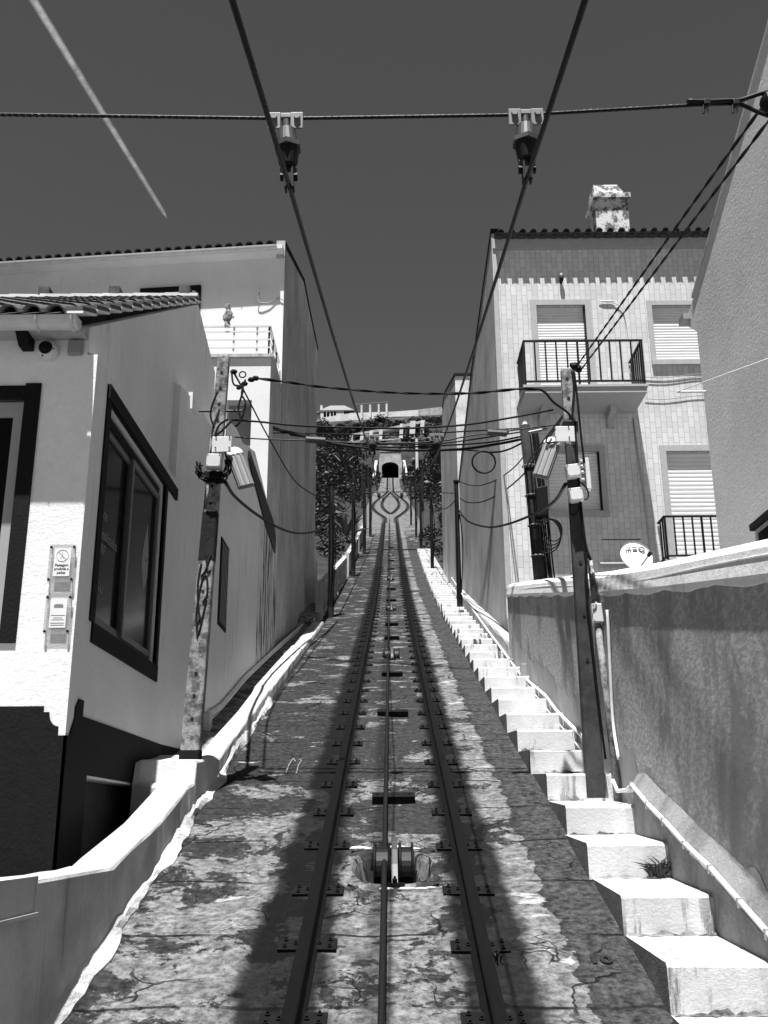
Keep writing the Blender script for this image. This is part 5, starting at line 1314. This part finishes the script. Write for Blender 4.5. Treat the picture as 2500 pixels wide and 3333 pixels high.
across([(486,1040),(510,1075),(560,1115),(610,1143),(650,1152),(690,1143),(714,1112)],YP,26.5,.022,'thick black cable drooping from left pole to the first far left pole','drooping cables')
across([(507,808),(530,850),(580,945),(630,1030),(660,1058),(690,1075),(712,1085)],YP,26.5,.013,'long thin cable falling from the left pole head to far left pole','drooping cables')
across([(1222,1045),(1195,1085),(1150,1112),(1090,1134),(1050,1138),(1010,1125),(990,1100)],YR,28,.022,'thick black cable drooping from right pole to the first far right pole','drooping cables')
across([(1136,980),(1110,1010),(1075,1035),(1040,1048),(1015,1048),(993,1040)],YW,28,.013,'thin cable looping from wooden pole to the far right pole, upper','drooping cables')
across([(1150,1002),(1120,1035),(1080,1066),(1040,1084),(1010,1085),(993,1076)],YW,28,.015,'thin cable looping from wooden pole to the far right pole, lower','drooping cables')
across([(1230,880),(1180,945),(1150,985),(1136,1010)],YR,YW,.013,'cable from the right pole head down to the wooden pole','drooping cables')
across([(1240,865),(1200,925),(1165,975),(1145,1005)],YR,YW,.012,'second cable from the right pole head down to the wooden pole','drooping cables')
# span wires and droppers between far pole pairs
for i in range(4):
    a,b=FL[i],FR[i]; y=(Y3,Y4,Y5,Y6)[i]; L=[a+V((0,0,-.35)),V((-.33,y,rz(y)+3.55)),V((.33,y,rz(y)+3.55)),b+V((0,0,-.35))]
    rope(L,.012,['span wire between the first far pole pair','span wire between the second far pole pair','span wire between the third far pole pair','span wire between the farthest pole pair'][i],'span wires across the track')
    for x in ((-.33,.33) if i<2 else ()):
        p=V((x,y,rz(y)+3.55)); tag(MB().rev(p,(0,0,-1),[(0,.02),(.05,.05),(.12,.05),(.2,.02)],8).build('hanging_insulator','ceramic'),f"{'left' if x<0 else 'right'} tiny insulator on the {['first','second','third','farthest'][i]} far span wire",'insulator','insulators on the span wires')
for i in range(3):
    for side,PL in (('left',FL),('right',FR)): cable('service_cable',sag(PL[i]+V((0,0,-.5)),PL[i+1]+V((0,0,-.5)),.5),.018,f"cable sagging between far {side} poles, {['lower','middle','upper'][i]} length",'cable','cables along the far poles')

# ------------------------------------------------------------------ balustrade on the left
def balustrade(y0,y1,x,label):
    t=thing('balustrade',label,'balustrade',(x,y0,sz(y0)),'concrete balustrades left of the track')
    def bar(z0,z1,w): return MB().hexa([(x-w,y0,sz(y0)+z0),(x+w,y0,sz(y0)+z0),(x+w,y1,sz(y1)+z0),(x-w,y1,sz(y1)+z0),(x-w,y0,sz(y0)+z1),(x+w,y0,sz(y0)+z1),(x+w,y1,sz(y1)+z1),(x-w,y1,sz(y1)+z1)])
    bar(.92,1.0,.09).build('handrail','gable',t); bar(.05,.16,.08).build('bottom_rail','gable',t)
    n=int((y1-y0)/.42); mb=MB()
    for i in range(n):
        a=y0+(y1-y0)*(i+.5)/n
        for s in (-1,1):
            p=V((x,a,sz(a)+.24)); q=V((x,a+s*.2,sz(a+s*.2)+.62)); r=V((x,a,sz(a)+.9)); d=V((0,.035,0))
            mb.hexa([p-d+V((-.04,0,0)),p+d+V((-.04,0,0)),p+d+V((.04,0,0)),p-d+V((.04,0,0)),q-d+V((-.04,0,0)),q+d+V((-.04,0,0)),q+d+V((.04,0,0)),q-d+V((.04,0,0))])
            mb.hexa([q-d+V((-.04,0,0)),q+d+V((-.04,0,0)),q+d+V((.04,0,0)),q-d+V((.04,0,0)),r-d+V((-.04,0,0)),r+d+V((-.04,0,0)),r+d+V((.04,0,0)),r-d+V((.04,0,0))])
    mb.build('lattice','gable',t)
    k=max(2,int((y1-y0)/3.2)+1)
    for i in range(k):
        y=y0+(y1-y0)*i/(k-1); MB().box(x-.10,x+.10,y-.10,y+.10,sz(y)-.3,sz(y)+1.06).build('post','gable',t)
balustrade(27.9,42.8,-2.0,'lower lattice balustrade of concrete beyond the tall house')
balustrade(44.6,57.5,-1.98,'middle lattice balustrade of concrete, further up')
balustrade(59.5,73.5,-2.0,'upper lattice balustrade of concrete, far up')
# ------------------------------------------------------------------ tunnel portal
yt=223.6
tn=thing('tunnel_portal','dark arched tunnel mouth in a pale headwall below the cliff','tunnel',(0,yt,rz(yt)-.4))
zb=rz(224)-.5; hw=1.95; hh=3.0
arch=[(hw*math.cos(math.pi*i/16),zb+hh+1.15*math.sin(math.pi*i/16)) for i in range(17)]
outl=[(-2.6,zb),(-2.7,zb+3.6),(-2.3,zb+6.6),(2.4,zb+6.8),(2.8,zb+3.8),(2.7,zb)]
mb=MB()
poly=[(x,yt,z) for x,z in outl]+[(hw,yt,zb)]+[(x,yt,z) for x,z in arch]+[(-hw,yt,zb)]
mb.prism(poly,(0,.8,0)); mb.build('headwall','hillconc',tn)
mb=MB(); n=len(arch)+2; pr=[(hw,zb)]+arch+[(-hw,zb)]; vs=[];fs=[]
for y in (yt+.3,yt+14):
    for x,z in pr: vs.append((x,y,z))
for i in range(n-1): fs.append((i,i+1,n+i+1,n+i))
fs.append(tuple(range(n,2*n))); mb.add(vs,fs).build('bore','void',tn)
mb=MB(); mb.box(-2.5,2.6,yt-.14,yt+.4,zb+6.7,zb+7.0); mb.build('ledge','hillconc',tn)
for s,l in ((-1,'left'),(1,'right')):
    tag(MB().prism([(s*2.9,yt,zb-.5),(s*2.9,yt,zb+4.6),(s*3.2,yt-16,rz(yt-16)+1.9),(s*3.2,yt-16,rz(yt-16)-1)],(s*.6,0,0)).build('wing_wall','gable'),f'rubble wing wall {l} of the tunnel mouth','wall')
# ------------------------------------------------------------------ hilltop wall, house, pergola, cliff gallery
def hz(px,py,y): return ony(px,py,y)
yh=273.
tw=thing('hilltop_wall','long white boundary wall along the clifftop skyline','wall',hz(820,905,yh))
top=[(684,907),(690,903),(760,892),(850,889),(905,885),(960,879),(1010,874)]; bot=[(1010,915),(960,898),(905,899),(850,900),(760,909),(684,918)]
MB().prism([hz(a,b,yh) for a,b in top]+[hz(a,b,yh) for a,b in bot],(0,.6,0)).build('wall','hillwhite',tw)
MB().prism([hz(a,b,yh-.1) for a,b in ((903,884.5),(960,878),(1010,873),(1010,900),(960,900),(903,900))],(0,.05,0)).build('stone_stretch','hillconc',tw)
yv=277.
hv=thing('hilltop_villa','white villa with hipped tile roof on the clifftop skyline','house',hz(720,905,yv))
a,b=hz(692,907,yv),hz(752,907,yv); zt=hz(720,886,yv).z; zt2=hz(740,882,yv).z
MB().box(a.x,b.x-1.2,yv,yv+9,a.z-4,zt).build('wall','hillwhite',hv); MB().box(b.x-1.3,b.x+1.6,yv+1.2,yv+9,a.z-4,zt).build('wall','hillwhite',hv)
MB().box(a.x-3,a.x+.2,yv+1.5,yv+9,a.z-4,zt-.3).build('wall','hillwhite',hv)
zr=hz(730,870,yv).z
def hip(x0,x1,y0,y1,z0,z1,i,mat,nm_): 
    MB().add([(x0,y0,z0),(x1,y0,z0),(x1,y1,z0),(x0,y1,z0),(x0+i,y0+i,z1),(x1-i,y0+i,z1),(x1-i,y1-i,z1),(x0+i,y1-i,z1),(x0,y0,z0-.25),(x1,y0,z0-.25),(x1,y1,z0-.25),(x0,y1,z0-.25)],[(0,1,5,4),(1,2,6,5),(2,3,7,6),(3,0,4,7),(4,5,6,7),(0,1,9,8),(1,2,10,9),(2,3,11,10),(3,0,8,11),(8,9,10,11)]).build(nm_,mat,hv)
hip(a.x-.3,b.x+1.7,yv-.25,yv+10,zt,zr+.3,3.,'villaroof','roof'); hip(a.x-3.6,a.x+.2,yv+.9,yv+9,zt-.3,zt+1.,1.8,'tiledark','roof')
MB().box(a.x-.3,a.x+.35,yv+3,yv+3.8,zt,hz(700,866.5,yv).z).build('chimney','hillwhite',hv)
for (x0,y0,x1,y1) in ((699,890,711.5,903),(714.5,889,726,901)):
    p,q=hz(x0,y0,yv-.05),hz(x1,y1,yv-.05); w=MB().box(p.x,q.x,yv-.05,yv+.02,q.z,p.z).build('window','glassdark',hv); MB().box((p.x+q.x)/2-.07,(p.x+q.x)/2+.07,yv-.1,yv-.06,q.z,p.z).build('mullion','hillwhite',w)
for (x0,y0,x1,y1) in ((731,890,737,901),(740,889,747,899),(749,889,754,897)):
    p,q=hz(x0,y0,yv+1.1),hz(x1,y1,yv+1.1); MB().box(p.x,q.x,yv+1.12,yv+1.22,q.z,p.z).build('window','glassdark',hv)
pg=thing('pergola','long thatched pergola on white posts along the clifftop wall','pergola',hz(810,895,yh+1))
for px,py in ((781,875),(799.5,874),(818,873),(835,872)):
    p=hz(px,py,yh-.9); MB().box(p.x-.27,p.x+.27,yh-1.0,yh-.65,p.z-4,p.z).build('post','hillwhite',pg)
mb=MB().hexa([hz(768,877.5,yh-.6),hz(838,871.5,yh-.6),hz(838,870,yh+4),hz(768,876,yh+4),hz(768,873.5,yh-.6),hz(838,868,yh-.6),hz(838,867,yh+4),hz(768,872.5,yh+4)]); mb.build('thatch','hillconc' if 0 else 'tiledark',pg)
yg=245.
gl=thing('cliff_gallery','sloping concrete beam on white pillars crossing the cliff face','gallery',hz(840,940,yg))
MB().prism([hz(a,b,yg) for a,b in ((755,938),(800,930),(850,921),(900,910.5),(918,907),(918,912),(900,916),(850,927),(800,935),(755,942))],(0,2.4,0)).build('beam','hillconc',gl)
for px,pt,pb_,w in ((758,940,953,.42),(781,936,951,.42),(800.5,931,950,.42),(821.5,926,949,.45),(866.5,915,947,.45),(890.5,909,944,.7),(911.5,908,937,.5)):
    p,q=hz(px+1.5,pt,yg-.3),hz(px-1,pb_,yg-.3); MB().hexa([q+V((-w,0,-1)),q+V((w,0,-1)),q+V((w,.9,-1)),q+V((-w,.9,-1)),p+V((-w,0,0)),p+V((w,0,0)),p+V((w,.9,0)),p+V((-w,.9,0))]).build('pillar','hillwhite',gl)
MB().hexa([hz(750,956,yg-1),hz(930,946,yg-1),hz(930,946,yg+3),hz(750,956,yg+3),hz(750,953,yg-1),hz(930,943,yg-1),hz(930,943,yg+3),hz(750,953,yg+3)]).build('ledge','hillconc',gl)
# concrete chute left of the tunnel
tag(MB().hexa([hz(722,980,235),hz(728,980,235),hz(745,958,246),hz(738,958,246),hz(722,976,235),hz(728,976,235),hz(745,955,246),hz(738,955,246)]).build('concrete_chute','hillconc'),'pale concrete chute down the cliff left of the tunnel','chute')
# ------------------------------------------------------------------ scrub
rn=random.Random(11)
def leafmesh(mb,c,r,n,h,size):
    vs=mb.v;fs=mb.f
    for i in range(n):
        while 1:
            d=V((rn.uniform(-1,1),rn.uniform(-1,1),rn.uniform(-.3,1)))
            if .25<d.length<1: break
        p=c+V((d.x*r,d.y*r,d.z*h)); a=rn.uniform(0,6.28); s=size*rn.uniform(.6,1.5)
        u=V((math.cos(a),math.sin(a),rn.uniform(-.6,.9))).normalized()*s; w=V((-math.sin(a),math.cos(a),rn.uniform(-.5,.5))).normalized()*s*.45
        o=len(vs); vs+= [p-u,p+w,p+u,p-w]; fs.append((o,o+1,o+2,o+3))
def scrubset(name,n,mat,label,sizes,seed):
    global rn
    rn=random.Random(seed); mb=MB(); k=0
    while k<n:
        y=31.5+rn.random()**.8*(238); x=rn.choice((-1,1))*(bedw(y)+.7+rn.random()**1.3*(26 if y<222 else 24))
        if y>223: x=rn.uniform(-26,26)
        if y>223 and abs(x)<4.2 and y<228: continue
        if 240<y<250 and rn.random()<.8: continue
        if y>266: continue
        if abs(x)<5 and 222<y<240: continue
        if x>0 and y<46 and x<9: continue
        if x<0 and y<31.8: continue
        if x<0 and y<39 and -7<x<-2.5 and 33.4<y<38: continue
        if abs(x)<bedw(y)+1.9 and 80<y<222: continue
        r=rn.uniform(*sizes)*(1+ (y-40)/260)*(.7 if y>257 else 1); z=terr(x,y)
        if abs(x)<5 and y<100: r*=.5
        leafmesh(mb,V((x,y,z+r*.15)),r,int(60+50*r),r*rn.uniform(.6,1.0),.07+.07*r*rn.uniform(.7,1.3)*(1+y/300)); k+=1
    o=mb.build(name,mat); o['kind']='stuff'; o['label']=label; o['category']='scrub'; return o
scrubset('hill_scrub',1000,'leafdark','dense dark scrub covering the hillside beside the track',(.6,1.7),21)
M['leafmid']=simple('dusty_leaf',.07,.7,var=.5,sc=1.5)
scrubset('hill_scrub',330,'leafmid','paler dusty scrub in patches over the hillside',(.4,1.0),33)
# agaves
def agave(p,r,n,label,mats=('leafdark','leaflight')):
    p=V(p); t=thing('agave_plant',label,'plant',p,'agaves on the hillside')
    for i in range(n):
        a=2*math.pi*i/n+rn.uniform(-.2,.2); el_=rn.uniform(.45,1.35); L=r*rn.uniform(.75,1.15)
        d=V((math.cos(a)*math.cos(el_),math.sin(a)*math.cos(el_),math.sin(el_))); s=d.cross(V((0,0,1))).normalized()*r*.06; nrm=s.cross(d).normalized()*r*.02
        bend=V((math.cos(a),math.sin(a),-.6))*L*.12
        q=[p,p+d*L*.4,p+d*L*.75+bend*.5,p+d*L+bend*1.4]; w=[.8,1.15,.8,.04]; vs=[];fs=[]
        for k in range(4): vs+=[q[k]-s*w[k],q[k]+nrm*w[k],q[k]+s*w[k],q[k]-nrm*w[k]]
        for k in range(3):
            for j in range(4): fs.append((k*4+j,k*4+(j+1)%4,k*4+4+(j+1)%4,k*4+4+j))
        MB().add(vs,fs).build('leaf',mats[1] if rn.random()<.35 else mats[0],t)
g=ony(748,1150,55); agave((g.x,55,g.z-.2),1.7,22,'large agave with pale edged leaves among scrub behind the balustrade')
g=ony(742,1003,150); agave((g.x,150,g.z-.5),3.6,20,'dark spiky agave high on the left bank below the chute',('leafdark','leafdark'))
# bright bits of litter and stones on the bank as one sprinkle
mb=MB(); rn=random.Random(8)
for i in range(70):
    y=rn.uniform(60,268); x=rn.choice((-1,1))*rn.uniform(3.5,22)
    if y>223: x=rn.uniform(-18,18)
    s=rn.uniform(.1,.3)*(1+y/200); z=terr(x,y)+rn.uniform(.6,1.3); mb.sphere((x,y,z),s,6,(1.3,1,.6))
o=mb.build('hill_rocks','hillconc'); o['kind']='stuff'; o['label']='pale stones scattered over the scrubby hillside'; o['category']='rocks'
# ------------------------------------------------------------------ streak of window reflection
A=ray(48,-40); B=ray(361,472); A=A*(2600/A.length); B=B*(3300/B.length); L=[A.lerp(B,i/24) for i in range(25)]
tag(MB().tube(L,[11.5-3.4*(i/24) if i<24 else .8 for i in range(25)],14).build('window_streak','reflection',smooth=True),'straight white streak of window reflection across the upper left sky','window reflection')['kind']='stuff'  # reflection in the car window, modelled as a tube in the sky

# ------------------------------------------------------------------ light, sky, camera
SUN_EL,SUN_AZ=R(72),R(192)     # azimuth clockwise from +Y: behind the viewer, a little left
sd=V((math.sin(SUN_AZ)*math.cos(SUN_EL),math.cos(SUN_AZ)*math.cos(SUN_EL),math.sin(SUN_EL)))
ld=bpy.data.lights.new('sun','SUN'); ld.energy=5.0; ld.angle=R(.53); ld.color=(1,1,1)
so=bpy.data.objects.new('sun',ld); C.objects.link(so); so.rotation_euler=sd.to_track_quat('Z','Y').to_euler(); so.location=(0,0,60)
w=bpy.data.worlds.new('World'); scene.world=w; w.use_nodes=True; nt=w.node_tree; bg=nt.nodes['Background']
sk=nt.nodes.new('ShaderNodeTexSky'); sk.sky_type='NISHITA'; sk.sun_disc=False; sk.sun_elevation=SUN_EL; sk.sun_rotation=SUN_AZ
sk.air_density=.8; sk.dust_density=0.; sk.ozone_density=2.; sk.altitude=0
sp=nt.nodes.new('ShaderNodeSeparateColor'); nt.links.new(sk.outputs[0],sp.inputs[0])
cc=nt.nodes.new('ShaderNodeCombineColor')
for i in range(3): nt.links.new(sp.outputs[0],cc.inputs[i])     # red filter: black and white film sees the blue sky dark
nt.links.new(cc.outputs[0],bg.inputs[0]); bg.inputs[1].default_value=SKY
cd_=bpy.data.cameras.new('camera'); cam=bpy.data.objects.new('camera',cd_); C.objects.link(cam); scene.camera=cam
cd_.sensor_fit='VERTICAL'; cd_.sensor_height=36; cd_.sensor_width=27; cd_.lens=36*F/3333; cd_.clip_start=.05; cd_.clip_end=6000
mw=Matrix.Identity(4)
for i in range(3): mw[i][0]=rt[i]; mw[i][1]=up[i]; mw[i][2]=-fw[i]
cam.matrix_world=mw
vs_=scene.view_settings; vs_.view_transform='Standard'; vs_.look='None'; vs_.gamma=1; vs_.use_curve_mapping=False; vs_.exposure=EXPO
scene.cycles.max_bounces=6; scene.cycles.diffuse_bounces=4; scene.cycles.transparent_max_bounces=12
